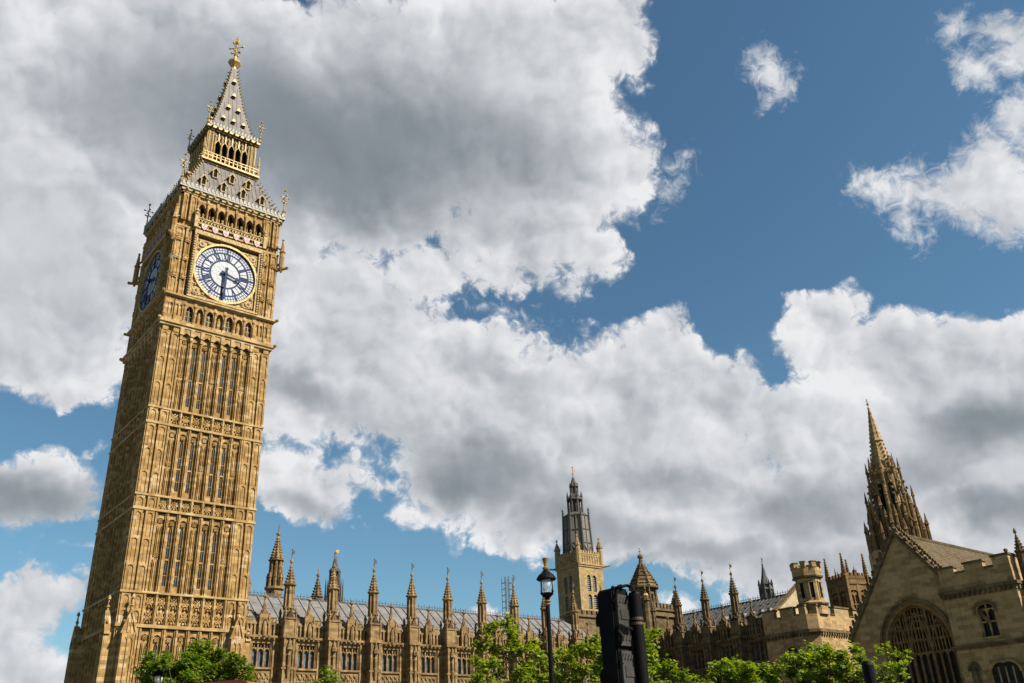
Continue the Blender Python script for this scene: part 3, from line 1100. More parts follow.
    # stone corner pinnacles with gargoyles
    for sx in (0, 1):
        for sy in (0, 1):
            qx, qy = (-1, 1)[sx], (-1, 1)[sy]
            x, y = (0, W)[sx] + qx * .42, (0, W)[sy] + qy * .42
            f = MB()
            f.lathe(x, y, [(56.9, .1), (57.5, .3), (59.6, .3), (59.7, .42), (59.9, .26), (61.4, .1), (61.45, .18), (61.7, .02)], 6)
            f.rod((x, y, 60.0), (x - qx * .9, y - qy * .9, 60.9), .13, 5)
            f.rod((x, y, 58.0), (x - qx * .7, y - qy * .7, 58.0), .2, 5)
            for z, l in ((57.3, .95), (50.2, .5), (46.9, .5)):
                bx_, by_ = (0, W)[sx], (0, W)[sy]
                gm = MB()
                gm.rod((bx_, by_, z), (bx_ + qx * l, by_ + qy * l, z + .12), .26, 5, .15)
                gm.ball(bx_ + qx * l, by_ + qy * l, z + .18, .2)
                gm.build('gargoyle', M['tower'], root, O)
            f.build('corner_pinnacle', M['tower'], root, O)
    return root


def clock_dial(root, O, fm, cx, cz, detail=True):
    def circ(r, n, ph=0.0):
        return [(cx + r * math.sin(2 * math.pi * i / n + ph), cz + r * math.cos(2 * math.pi * i / n + ph)) for i in range(n)]
    fr = MB()
    fr.m = fm
    o, i_ = 4.12, 3.78
    zt, zb = cz + 4.55, cz - 4.15
    for (p, q, y) in ((o, o - .22, -.5), (o - .28, o - .44, -.42)):
        fr.box(cx - p, cx - q, y, .3, zb, zt)
        fr.box(cx + q, cx + p, y, .3, zb, zt)
    fr.box(cx - o, cx + o, -.48, .3, zb, zb + .26)
    fr.box(cx - o, cx + o, -.52, .3, zt - .5, zt + .03)
    k = 0
    z = zb + .4
    while z < zt - .6:
        for s in (-1, 1):
            fr.box(cx + s * (o - .11) - .08, cx + s * (o - .11) + .08, -.6, -.45, z - .09, z + .09)
        z += .33
    # spandrel panel with the round opening
    N = 48
    half = 3.68
    inner, outer = circ(3.62, N), []
    for x, z in inner:
        dx, dz = x - cx, z - cz
        s = half / max(abs(dx), abs(dz))
        outer.append((cx + dx * s, cz + dz * s))
    fr.strip(inner, outer, -.12, .34, True)
    for sx in (-1, 1):
        for sz in (-1, 1):
            x, z = cx + sx * 3.05, cz + sz * 3.05
            fr.strip([(x + .2 * math.cos(t), z + .2 * math.sin(t)) for t in [j * math.pi / 4 for j in range(8)]], [(x + .42 * math.cos(t), z + .42 * math.sin(t)) for t in [j * math.pi / 4 for j in range(8)]], -.26, -.1, True)
            fr.ball(x, -.2, z, .2)
            for a, b in ((.25, -.75), (-.75, .25), (.35, .35)):
                fr.ball(x + sx * a, -.14, z + sz * b, .2)
            fr.bar((x + sx * .45, z - sz * .9), (x + sx * .5, z + sz * .3), .1, -.2, -.1)
            fr.bar((x - sx * .9, z + sz * .45), (x + sx * .3, z + sz * .5), .1, -.2, -.1)
    frame = fr.build('clock_frame', M['gilt'], root, O)
    g = MB()
    g.m = fm
    g.strip(circ(3.55, N), circ(3.8, N), -.34, -.1, True)
    g.build('gold_ring', M['gold'], frame, O)
    d = MB()
    d.m = fm
    d.prism(circ(3.56, N), -.1, .33)
    dial = d.build('clock_dial', M['opal'], root, O)
    b = MB()
    b.m = fm
    y0, y1 = -.122, -.1
    for r, w in ((3.5, .15), (3.12, .06), (2.74, .18), (1.76, .2)):
        b.strip(circ(r - w / 2, N), circ(r + w / 2, N), y0, y1, True)

    def pol(r, t, off=0.0):
        return (cx + r * math.sin(t) + off * math.cos(t), cz + r * math.cos(t) - off * math.sin(t))
    for k in range(60):
        t = 2 * math.pi * k / 60
        b.bar(pol(2.74, t), pol(3.5, t), .24 if k % 5 == 0 else .07, y0 - .01 if k % 5 == 0 else y0 + .01, y1)
    for k in range(12):
        t = 2 * math.pi * (k + .5) / 12
        b.bar(pol(1.76, t), pol(2.74, t), .07, y0 + .01, y1)
    nums = ['XII', 'I', 'II', 'III', 'IV', 'V', 'VI', 'VII', 'VIII', 'IX', 'X', 'XI']
    wid = {'I': .15, 'V': .4, 'X': .4}
    for k, s in enumerate(nums):
        t = 2 * math.pi * k / 12
        tot = sum(wid[c] for c in s) + .05 * (len(s) - 1)
        x = -tot / 2
        for c in s:
            w = wid[c]
            lo, hi = 1.88, 2.66
            yy = y0 - .02
            if c == 'I':
                b.bar(pol(lo, t, x + w / 2), pol(hi, t, x + w / 2), .15, yy, y1)
            elif c == 'V':
                b.bar(pol(hi, t, x + .05), pol(lo, t, x + w / 2), .15, yy, y1)
                b.bar(pol(hi, t, x + w - .05), pol(lo, t, x + w / 2), .07, yy + .004, y1)
            else:
                b.bar(pol(hi, t, x + .04), pol(lo, t, x + w - .04), .15, yy, y1)
                b.bar(pol(hi, t, x + w - .04), pol(lo, t, x + .04), .07, yy + .004, y1)
            x += w + .05
    b.build('numeral_ring', M['blue'], dial, O)
    q = MB()
    q.m = fm
    for k in range(12):
        t = 2 * math.pi * k / 12
        for s in (-1, 1):
            q.bar(pol(.35, t), pol(1.05, t + s * .26), .035, -.115, -.1)
            q.bar(pol(1.05, t + s * .26), pol(1.68, t), .035, -.118, -.1)
    q.strip(circ(.98, 24), circ(1.02, 24), -.12, -.1, True)
    q.build('centre_tracery', M['opalb'], dial, O)
    hands = ((('hour_hand', 2 * math.pi * 3.5 / 12, 1.95, .34, .55, -.36, -.30), ('minute_hand', math.pi, 3.3, .2, .75, -.5, -.43)))
    for nm, t, L, w, tail, ya, yb in hands:
        hmb = MB()
        hmb.m = fm
        if nm == 'hour_hand':
            hmb.prism([pol(-tail, t, -.2), pol(-tail, t, .2), pol(0, t, .13), pol(L * .62, t, .1), pol(L * .68, t, .26), pol(L, t, 0), pol(L * .68, t, -.26), pol(L * .62, t, -.1), pol(0, t, -.13)], ya, yb)
            hmb.prism([(cx + .3 * math.cos(j * math.pi / 6), cz + .3 * math.sin(j * math.pi / 6)) for j in range(12)], ya - .02, yb)
        else:
            hmb.prism([pol(-tail, t, -.2), pol(-tail, t, .2), pol(-.1, t, .1), pol(.3, t, .15), pol(L, t, .11), pol(L, t, -.11), pol(.3, t, -.15), pol(-.1, t, -.1)], ya, yb)
            hmb.prism([(cx + .2 * math.cos(j * math.pi / 6), cz + .2 * math.sin(j * math.pi / 6)) for j in range(12)], ya - .02, yb + .06)
        hmb.build(nm, M['blue'], dial, O)


clock_tower()


# ================================================================== gothic parts shared by the palace buildings
def spirelet(mb, x, y, z0, z1, r0, n=8, rows=6):
    """crocketed stone spirelet with a collar and finial"""
    mb.lathe(x, y, [(z0 - .12, r0 * .9), (z0, r0 * 1.35), (z0 + .16, r0 * 1.35), (z0 + .2, r0 * .95), (z1 - .5, r0 * .12), (z1 - .45, r0 * .38), (z1 - .25, r0 * .34), (z1, r0 * .06)], n)
    for k in range(rows):
        f = (k + .3) / rows
        z = z0 + .3 + (z1 - z0 - 1.0) * f
        r = r0 * (.95 - .8 * f) + .03
        for i in range(n):
            t = math.pi / n + 2 * math.pi * i / n
            mb.ball(x + r * math.cos(t), y + r * math.sin(t), z, r0 * .2 * (1.1 - .5 * f), 4, 3)


def vane(x, y, z, h, par, O, mat):
    v = MB()
    v.rod((x, y, z - .2), (x, y, z + h), .035, 4)
    v.ball(x, y, z + h * .35, .09, 5, 3)
    v.ball(x, y, z + h, .08, 5, 3)
    v.box(x, x + .28, y - .02, y + .02, z + h * .6, z + h * .95)
    return v.build('weather_vane', mat, par, O)


def range_bays(root, O, fm, x0, x1, pins, gabs, mats, dz=0.0, gold_vanes=False, win_w=2.1, y_pin=-1.0):
    """gothic range: walls round its windows, buttresses with pinnacles, pierced parapet with gablets"""
    wall, dark = mats
    Wl = MB()
    Wl.m = fm
    zc = 14.85 + dz
    wz = [(12.15 + dz, 14.45 + dz), (5.4 + dz, 9.6 + dz)]
    edges = [x0]
    for g_ in gabs:
        edges += [g_ - win_w / 2, g_ + win_w / 2]
    edges.append(x1)
    for i in range(0, len(edges), 2):
        Wl.box(edges[i], edges[i + 1], 0, .9, 0, zc)
    for g_ in gabs:
        a, b = g_ - win_w / 2, g_ + win_w / 2
        Wl.box(a, b, .03, .9, wz[0][1], zc)
        Wl.box(a, b, .03, .9, wz[1][1], wz[0][0] - .02)
        Wl.box(a, b, .03, .9, 0, wz[1][0])
        # carved panels under the window
        for k in range(4):
            x = a + (k + .5) * (b - a) / 4
            for z in (10.55 + dz, 11.35 + dz):
                Wl.bar((x - .2, z - .3), (x + .2, z + .3), .1, -.09, .04)
                Wl.bar((x + .2, z - .3), (x - .2, z + .3), .1, -.085, .04)
                Wl.ball(x, -.05, z, .12, 5, 3)
        Wl.box(a - .25, b + .25, -.14, .1, wz[0][0] - .2, wz[0][0] - .01)
        Wl.box(a - .25, b + .25, -.12, .1, 9.85 + dz, 10.05 + dz)
        for e in (a - .2, b + .2):
            Wl.box(e - .09, e + .09, -.13, .1, 10.0 + dz, zc - .1)
        # panelled wall between the window and the buttress
        for e in (a - .62, b + .62):
            Wl.box(e - .05, e + .05, -.08, .1, 10 + dz, zc - .1)
            Wl.arch_head(e - .38, e - .05, 13.6 + dz, 14.1 + dz, 14.5 + dz, -.07, .05, 2)
            Wl.arch_head(e + .05, e + .34, 13.6 + dz, 14.1 + dz, 14.5 + dz, -.07, .05, 2)
    Wl.box(x0, x1, -.16, .3, zc - .05, zc + .12)
    Wl.box(x0, x1, -.34, .5, zc + .12, zc + .34)
    for k in range(int((x1 - x0) / .55)):
        x = x0 + .3 + k * .55
        Wl.ball(x, -.22, zc + .02, .16, 5, 3)
    Wl.build('wall', wall, root, O)
    # parapet
    Pm = MB()
    Pm.m = fm
    zp = zc + .34
    Pm.box(x0, x1, .12, .3, zp, zp + 1.1)
    Pm.box(x0, x1, -.06, .34, zp + 1.1, zp + 1.26)
    k = 0
    x = x0 + .15
    while x < x1 - .1:
        Pm.box(x - .08, x + .08, -.08, .14, zp, zp + 1.1)
        if k % 3 != 2:
            Pm.box(x - .2, x + .2, .0, .28, zp + 1.26, zp + 1.75)
            Pm.box(x - .24, x + .24, -.04, .32, zp + 1.75, zp + 1.85)
        x += .42
        k += 1
    Pm.build('parapet', wall, root, O)
    for g_ in gabs:
        q = MB()
        q.m = fm
        q.box(g_ - .46, g_ + .46, -.2, .36, zp, zp + 1.7)
        q.prism([(g_ - .54, zp + 1.7), (g_ + .54, zp + 1.7), (g_ + .2, zp + 2.4), (g_, zp + 2.75), (g_ - .2, zp + 2.4)], -.24, .36)
        for s in (-1, 1):
            q.box(g_ + s * .5 - .1, g_ + s * .5 + .1, -.34, -.1, zp - .2, zp + 2.0)
            q.ball(g_ + s * .5, -.22, zp + 2.1, .14, 5, 3)
            q.ball(g_ + s * .3, .05, zp + 2.4, .13, 5, 3)
        q.lathe(g_, -.3, [(zp - .1, .2), (zp + .5, .24), (zp + 1.1, .18), (zp + 1.4, .14)], 6)
        q.arch_band(g_ - .3, g_ + .3, zp + 1.1, zp + 1.6, .12, -.36, -.2, 3)
        q.lathe(g_, .05, [(zp + 2.5, .24), (zp + 3.1, .15), (zp + 3.75, .09), (zp + 3.85, .24), (zp + 4.0, .22), (zp + 4.05, .1), (zp + 4.3, .02)], 6)
        q.build('gablet', wall, root, O)
    for p in pins:
        q = MB()
        q.m = fm
        y = y_pin
        q.box(p - .68, p + .68, y - .1, .4, 0, 9.7 + dz)
        q.box(p - .6, p + .6, y, .4, 9.7 + dz, zc + .1)
        q.box(p - .74, p + .74, y - .18, .42, 9.6 + dz, 9.85 + dz)
        q.box(p - .74, p + .74, y - .16, .42, 11.9 + dz, 12.1 + dz)
        for s in (-1, 1):
            q.box(p + s * .5 - .11, p + s * .5 + .11, y - .12, y + .02, 10 + dz, zc)
        # statue under a canopy
        q.lathe(p, y - .12, [(11.2 + dz, .1), (12.1 + dz, .26), (12.25 + dz, .26), (12.3 + dz, .15), (12.9 + dz, .2), (13.3 + dz, .21), (13.45 + dz, .1), (13.6 + dz, .13), (13.75 + dz, .06)], 7)
        q.lathe(p, y - .14, [(13.8 + dz, .32), (14.15 + dz, .3), (14.3 + dz, .18), (14.9 + dz, .04)], 6)
        q.box(p - .78, p + .78, y - .2, .45, zc + .08, zc + .4)
        # stage behind the parapet, stepping in
        q.box(p - .64, p + .64, y + .06, .42, zc + .4, zc + 2.0)
        q.box(p - .72, p + .72, y - .04, .5, zc + 2.0, zc + 2.16)
        yc = (y + .06 + .42) / 2
        for s in (-1, 1):
            for yy in (y + .1, .38):
                q.lathe(p + s * .58, yy, [(zc + .4, .13), (zc + 2.6, .13), (zc + 2.65, .2), (zc + 3.2, .03)], 5)
                q.ball(p + s * .58, yy, zc + 2.95, .12, 4, 3)
            q.prism([(p - .4, zc + 2.1), (p + .4, zc + 2.1), (p, zc + 3.0)], yc - .68, yc + .68)
        q.frustum(p, yc, zc + 2.1, zc + 5.5, .5, .46, 8)
        for i in range(8):
            t = math.pi / 8 + math.pi / 4 * i
            q.rod((p + .5 * math.cos(t), yc + .5 * math.sin(t), zc + 3), (p + .47 * math.cos(t), yc + .47 * math.sin(t), zc + 5.45), .075, 4)
        q.frustum(p, yc, zc + 3.1, zc + 3.25, .6, .6, 8)
        spirelet(q, p, yc, zc + 5.5, zc + 8.35, .5)
        o = q.build('pinnacle', wall, root, O)
        v = MB()
        v.m = fm
        v.rod((p, yc, zc + 8.1), (p, yc, zc + 9.35), .035, 4)
        v.ball(p, yc, zc + 8.75, .1, 5, 3)
        v.ball(p, yc, zc + 9.3, .09, 5, 3)
        v.box(p + .03, p + .3, yc - .02, yc + .02, zc + 8.85, zc + 9.2)
        v.build('weather_vane', M['gold'] if gold_vanes else M['iron'], o, O)
    # windows: tracery frame with leaded glass behind
    for g_ in gabs:
        for (zb, zt) in wz:
            a, b = g_ - win_w / 2, g_ + win_w / 2
            f = MB()
            f.m = fm
            f.box(a - .01, a + .12, .1, .6, zb, zt)
            f.box(b - .12, b + .01, .1, .6, zb, zt)
            w3 = (b - a) / 3
            zh = zt - .66
            for k in range(3):
                u0, u1 = a + w3 * k + .06, a + w3 * (k + 1) - .06
                f.arch_head(u0, u1, zh - .25, zh + .16, zh + .24, .2, .42, 4)
                c = (u0 + u1) / 2
                f.box(c - .035, c + .035, .2, .42, zh + .28, zt)
                for s in (-1, 1):
                    q0 = c + (s - 1) * .5 * ((u1 - u0) / 2) + (.045 if s > 0 else 0)
                    q1 = q0 + (u1 - u0) / 2 - .045
                    f.arch_head(q0, q1, zt - .2, zt - .06, zt, .22, .42, 2)
                if k:
                    f.box(a + w3 * k - .065, a + w3 * k + .065, .12, .5, zb, zt)
            o = f.build('window', wall, root, O)
            gl = MB()
            gl.m = fm
            gl.box(a + .1, b - .1, .45, .5, zb, zt)
            gl.build('glass', M['glass'], o, O)


def sheet_roof(root, O, fm, x0, x1, ye, ze, yr, zr, mat, seam=1.25, hip0=0.0, hip1=0.0, yb=None, crest=True, name='roof'):
    """pitched roof with standing seams; eave at depth ye, ridge at yr, back eave at yb"""
    yb = yr + (yr - ye) if yb is None else yb
    r = MB()
    r.m = fm
    A = [(x0, ye, ze), (x1, ye, ze), (x1, yb, ze), (x0, yb, ze), (x0 + hip0, yr, zr), (x1 - hip1, yr, zr)]
    r.add(A, [(0, 1, 5, 4), (2, 3, 4, 5), (1, 2, 5), (3, 0, 4), (0, 3, 2, 1)])
    o = r.build(name, mat, root, O)
    s = MB()
    s.m = fm
    n = int((x1 - x0) / seam)
    L = math.hypot(yr - ye, zr - ze)
    ny, nz = -(zr - ze) / L, (yr - ye) / L
    for k in range(1, n):
        x = x0 + seam * k
        t = 1.0
        if hip1 and x > x1 - hip1:
            t = (x1 - x) / hip1
        if hip0 and x < x0 + hip0:
            t = min(t, (x - x0) / hip0)
        if t < .08:
            continue
        e = (ye + (yr - ye) * t, ze + (zr - ze) * t)
        s.add([(x - .07, ye + ny * .1, ze + nz * .1), (x + .07, ye + ny * .1, ze + nz * .1), (x + .07, e[0] + ny * .1, e[1] + nz * .1), (x - .07, e[0] + ny * .1, e[1] + nz * .1),
               (x - .07, ye - ny * .05, ze - nz * .05), (x + .07, ye - ny * .05, ze - nz * .05), (x + .07, e[0] - ny * .05, e[1] - nz * .05), (x - .07, e[0] - ny * .05, e[1] - nz * .05)],
              [(0, 1, 2, 3), (0, 4, 5, 1), (1, 5, 6, 2), (2, 6, 7, 3), (3, 7, 4, 0)])
        for j in (.34, .68):
            jj = j + (.1 if k % 2 else -.05)
            if jj < t - .05:
                yy, zz = ye + (yr - ye) * jj, ze + (zr - ze) * jj
                s.box(x - seam + .07, x - .07, yy + ny * .05 - .04, yy + .05, zz - .03, zz + nz * .05 + .02)
    s.build('seams', mat, o, O)
    if crest:
        c = MB()
        c.m = fm
        xa, xb = x0 + hip0, x1 - hip1
        c.box(xa, xb, yr - .12, yr + .12, zr - .1, zr + .1)
        c.box(xa, xb, yr - .02, yr + .02, zr + .3, zr + .34)
        k = 0
        x = xa + .2
        while x < xb:
            c.box(x - .025, x + .025, yr - .02, yr + .02, zr + .05, zr + (.62 if k % 2 == 0 else .45))
            x += .4
            k += 1
        c.build('cresting', M['iron'], o, O)
    return o


# ------------------------------------------------------------------ long sunlit range right of the clock tower
def front_range():
    O = (12.7, .5, 0)
    root = thing('palace_range', site(*O), YAW, 'long sunlit gothic palace range with pale grey sheet roof adjoining the clock tower', 'palace')
    fm = lambda x, y, z: (x, y + .5, z)
    pins = [17 + 5.06 * k for k in range(11)]
    gabs = [14.5] + [17 + 5.06 * (k + .5) for k in range(10)]
    range_bays(root, O, fm, 12.6, 69.4, pins, gabs, (M['range'], M['dark_stone']))
    rf = sheet_roof(root, O, fm, 12.6, 68.2, 1.2, 15.9, 6.6, 20.35, M['slate'], hip1=6.4)
    b = MB()
    b.box(12.7, 69.2, 1.45, 12.0, 0, 15.2)
    b.build('core_walls', M['range'], root, O)
    v = MB()
    v.m = fm
    for x in (15.5, 20.4, 26.2, 33.1, 40.2, 47.5, 54, 57.5):
        f = .3
        yy, zz = 1.2 + 5.4 * f, 15.9 + 4.45 * f
        v = MB()
        v.m = fm
        v.add([(x - .35, yy - .5, zz - .3), (x + .35, yy - .5, zz - .3), (x, yy - .5, zz + .5), (x, yy + .8, zz + .6)], [(0, 1, 2), (0, 2, 3), (1, 3, 2), (0, 3, 1)])
        v.build('roof_vent', M['iron'], rf, O)


# ------------------------------------------------------------------ shaded range on the right, at a right angle
def side_range():
    O = (70, 0, 0)
    root = thing('palace_range', site(*O), YAW, 'shaded dark gothic range with gold tipped pinnacles beside the low battlemented block', 'palace')
    fm = lambda x, y, z: (70 + y, -x, z)
    pins = [2.2, 6.95, 11.72, 16.49]
    gabs = [4.6, 9.33, 14.1, 18.6]
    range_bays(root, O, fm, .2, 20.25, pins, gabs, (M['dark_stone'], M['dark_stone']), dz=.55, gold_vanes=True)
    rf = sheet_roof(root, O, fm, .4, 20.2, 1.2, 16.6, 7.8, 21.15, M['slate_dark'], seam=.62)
    b = MB()
    b.m = fm
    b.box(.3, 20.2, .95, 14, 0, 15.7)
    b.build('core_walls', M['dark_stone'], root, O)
    # coped end gable, lit from the right
    g_ = MB()
    g_.m = lambda x, y, z: (70 + x, -20.25 + y, z)
    g_.prism([(.9, 15), (.9, 17.6), (7.8, 22.0), (14.6, 17.6), (14.6, 15)], -.55, -.05)
    g_.build('end_gable', M['cream'], root, O)
    c = MB()
    c.m = lambda x, y, z: (70 + x, -20.25 + y, z)
    c.bar((.6, 17.5), (7.9, 22.15), .25, -.68, .08)
    c.bar((15, 17.5), (7.7, 22.15), .25, -.675, .08)
    c.build('coping', M['dark_stone'], root, O)
    # little pale vents on the slope
    v = MB()
    v.m = fm
    for x in (11.0, 12.6, 14.0, 15.4, 16.9, 18.2):
        f = .52
        yy, zz = 1.2 + 6.6 * f, 16.6 + 4.55 * f
        v = MB()
        v.m = fm
        v.box(x - .22, x + .22, yy - .5, yy + .2, zz - .1, zz + .28)
        v.build('roof_vent', M['leadpale'], rf, O)
    # lead fleche on the ridge
    x, y = 80.2, -14.0
    q = MB()
    q.lathe(x, y, [(18.5, .95), (22.6, .85), (22.7, 1.0), (22.85, .95), (23.3, .75), (24.7, .35), (26.0, .1), (26.1, .16), (26.3, .02)], 8)
    for i in range(8):
        t = math.pi / 8 + math.pi / 4 * i
        cx, cy = x + .92 * math.cos(t), y + .92 * math.sin(t)
        q.lathe(cx, cy, [(20.5, .12), (23.3, .1), (23.4, .15), (24.1, .02)], 5)
        q.box(cx - .08, cx + .08, cy - .08, cy + .08, 21, 22.7)
    fl = q.build('fleche', M['slate_dark'], root, O)
    vane(x, y, 26.2, .8, fl, O, M['iron'])


# ------------------------------------------------------------------ octagonal turret in the angle of the two ranges
def angle_turret():
    a, b = 72.0, 1.0
    O = (a, b, 0)
    root = thing('stone_turret', site(*O), YAW, 'dark octagonal stone turret with stepped pyramid roof standing behind the traffic signal', 'turret')
    q = MB()
    q.box(a - 2.9, a + 2.9, b - 2.9, b + 2.9, 0, 21.19)
    q.box(a - 3.2, a + 3.2, b - 3.2, b + 3.2, 20.4, 20.8)
    q.box(a - 3.1, a + 3.1, b - 3.1, b + 3.1, 21.2, 21.5)
    for i in range(9):
        for s in (-1, 1):
            t = -2.8 + .7 * i
            q.box(a + t - .2, a + t + .2, b + s * 3.0 - .12, b + s * 3.0 + .12, 21.5, 22.2)
            q.box(a + s * 3.0 - .12, a + s * 3.0 + .12, b + t - .2, b + t + .2, 21.5, 22.2)
    q.frustum(a, b, 21.2, 24.6, 1.7, 1.7, 8)
    for i in range(8):
        t = math.pi / 8 + math.pi / 4 * i
        q.rod((a + 1.75 * math.cos(t), b + 1.75 * math.sin(t), 21.2), (a + 1.75 * math.cos(t), b + 1.75 * math.sin(t), 24.5), .2, 6)
        t2 = t + math.pi / 8
        q.lathe(a + 1.75 * math.cos(t2), b + 1.75 * math.sin(t2), [(22, .14), (22.5, .26), (23.3, .2), (23.8, .1)], 6)
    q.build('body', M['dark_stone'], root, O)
    r = MB()
    prof = [(24.5, 1.9), (24.6, 2.3), (24.85, 2.3)]
    n = 6
    for k in range(n):
        z = 24.85 + k * .56
        rr = 2.12 * (1 - k / n * .88)
        prof += [(z, rr), (z + .42, rr * .87), (z + .46, rr * .95), (z + .56, rr * .9)]
    prof += [(28.2, .36), (29.0, .26), (29.1, .42), (29.4, .45), (29.6, .2), (29.7, .08)]
    r.lathe(a, b, prof, 8)
    for k in range(9):
        z = 24.9 + k * .36
        rr = 2.15 - k * .205
        for i in range(8):
            t = math.pi / 8 + math.pi / 4 * i
            r.ball(a + rr * math.cos(t), b + rr * math.sin(t), z + .15, .17, 4, 3)
    rf = r.build('pyramid_roof', M['dark_stone'], root, O)
    v = MB()
    v.rod((a, b, 29.5), (a, b, 30.5), .05, 5)
    v.ball(a, b, 30.1, .16)
    v.ball(a, b, 30.5, .12)
    v.build('gilded_finial', M['gold'], rf, O)
    # gilt-topped pinnacle on its corner
    for dx, dy in ((-3.0, -3.0), (-3.0, 3.0), (3.0, -3.0)):
        p = MB()
        p.frustum(a + dx, b + dy, 18, 22.3, .55, .5, 8)
        spirelet(p, a + dx, b + dy, 22.3, 24.3, .5, 8, 4)
        o = p.build('pinnacle', M['dark_stone'], root, O)
        g_ = MB()
        g_.lathe(a + dx, b + dy, [(22.75, .3), (23.0, .46), (23.3, .3)], 8)
        g_.rod((a + dx, b + dy, 24.1), (a + dx, b + dy, 24.95), .035, 4)
        g_.ball(a + dx, b + dy, 24.7, .09, 5, 3)
        g_.build('gilding', M['gold'], o, O)


# ------------------------------------------------------------------ square tower with the iron lantern
def lantern_tower():
    s = 3.15
    a, b = 91.35 + s, 35 + s
    O = (a, b, 0)
    root = thing('stone_tower', site(*O), YAW, 'square buff stone tower topped by a tall grey iron lantern, behind the sunlit range', 'tower')
    T = MB()
    core = s - .5
    T.box(a - core, a + core, b - core, b + core, 0, 37.5)
    for sx in (-1, 1):
        for sy in (-1, 1):
            T.box(a + sx * (s - .95), a + sx * s, b + sy * (s - .95), b + sy * s, 0, 36.3)
    faces = [lambda x, y, z: (a + x, b - s + y, z), lambda x, y, z: (a - s + y, b - x, z), lambda x, y, z: (a + s - y, b + x, z), lambda x, y, z: (a - x, b + s - y, z)]
    wins = []
    for fi, fm in enumerate(faces):
        T.m = fm
        for (zb, zt) in ((22.0, 27.4), (28.5, 31.2), (31.75, 34.8)):
            for c in (-.72, .72):
                T.arch_head(c - .48, c + .48, zt - .55, zt, zt + .2, .0, .52, 4)
                T.box(c - .48, c + .48, .03, .52, zb - .35, zb)
                if fi < 2:
                    wins.append((fm, c, zb, zt))
            T.box(-2.2, 2.2, .02, .5, zt + .2, zt + .3)
        T.box(-2.2, -1.2, .01, .5, 18, 35.2)
        T.box(1.2, 2.2, .01, .5, 18, 35.2)
        T.box(-.24, .24, .01, .5, 18, 35.2)
        T.box(-2.2, 2.2, .015, .5, 35.05, 36.3)
        T.box(-2.2, 2.2, .02, .5, 14, 21.7)
    T.m = None
    T.box(a - s - .15, a + s + .15, b - s - .15, b + s + .15, 36.25, 36.6)
    T.box(a - s - .3, a + s + .3, b - s - .3, b + s + .3, 36.6, 36.9)
    for sx in (-1, 1):
        for sy in (-1, 1):
            T.rod((a + sx * s, b + sy * s, 36.6), (a + sx * (s + 1.0), b + sy * (s + 1.0), 36.75), .22, 5, .14)
    T.box(a - s + .0, a + s - .0, b - s + .0, b + s - .0, 36.9, 38.7)
    for fm in faces:
        T.m = fm
        for k in range(9):
            x = -2.6 + 5.2 * k / 8
            T.box(x - .1, x + .1, -.1, .05, 36.95, 38.7)
            if k < 8:
                T.arch_head(x + .1, x + .55, 38.0, 38.4, 38.7, -.08, .05, 2)
                T.box(x + .12, x + .53, -.04, .3, 38.9, 39.35)
        T.box(-s - .06, s + .06, -.14, .1, 38.7, 38.9)
    T.m = None
    T.build('body', M['pale_stone'], root, O)
    for fm, c, zb, zt in wins:
        g_ = MB()
        g_.m = fm
        g_.box(c - .48, c + .48, .42, .48, zb, zt)
        w = g_.build('window', M['glass'], root, O)
        l = MB()
        l.m = fm
        z = zb + .3
        while z < zt - .3:
            l.box(c - .48, c + .48, .26, .42, z, z + .13)
            z += .36
        l.box(c - .04, c + .04, .28, .42, zb, zt)
        l.build('louvres', M['louvre'], w, O)
    for sx in (-1, 1):
        for sy in (-1, 1):
            p = MB()
            x, y = a + sx * (s - .25), b + sy * (s - .25)
            p.frustum(x, y, 36.9, 40.2, .62, .56, 8)
            spirelet(p, x, y, 40.2, 42.4, .52, 8, 4)
            p.build('pinnacle', M['pale_stone'], root, O)
    # iron lantern
    L = MB()
    zs = lambda x, y, z: (x, y, 38.7 + (z - 38.7) * .92)
    L.m = zs
    L.frustum(a, b, 38.7, 47.3, 3.05, 2.65, 8)
    pl = L.build('lantern', M['ironpale'], root, O)
    r = MB()
    r.m = zs
    for i in range(8):
        t = math.pi / 8 + math.pi / 4 * i
        p0 = (a + 3.1 * math.cos(t), b + 3.1 * math.sin(t), 38.7)
        p1 = (a + 2.7 * math.cos(t), b + 2.7 * math.sin(t), 47.4)
        r.rod(p0, p1, .2, 5)
        r.lathe(a + 2.75 * math.cos(t), b + 2.75 * math.sin(t), [(47.2, .24), (48.4, .16), (48.5, .24), (49.1, .03)], 5)
        t1 = t + math.pi / 4
        for z, rr in ((38.9, 3.08), (41.3, 2.97), (44.2, 2.84), (47.3, 2.72)):
            r.rod((a + rr * math.cos(t), b + rr * math.sin(t), z), (a + rr * math.cos(t1), b + rr * math.sin(t1), z), .11, 4)
        tm = t + math.pi / 8
        r.rod((a + 2.82 * math.cos(tm), b + 2.82 * math.sin(tm), 38.7), (a + 2.5 * math.cos(tm), b + 2.5 * math.sin(tm), 47.3), .09, 4)
        # ornamental diagonal at the foot
        r.rod((a + 3.05 * math.cos(t), b + 3.05 * math.sin(t), 41.0), (a + 2.85 * math.cos(tm), b + 2.85 * math.sin(tm), 39.2), .14, 4)
        r.rod((a + 3.05 * math.cos(t1), b + 3.05 * math.sin(t1), 41.0), (a + 2.85 * math.cos(tm), b + 2.85 * math.sin(tm), 39.2), .14, 4)
    r.build('ribs', M['iron'], pl, O)
    U = MB()
    U.m = zs
    U.lathe(a, b, [(47.3, 2.7), (47.5, 2.4), (48.1, 1.7), (48.2, 1.7)], 8)
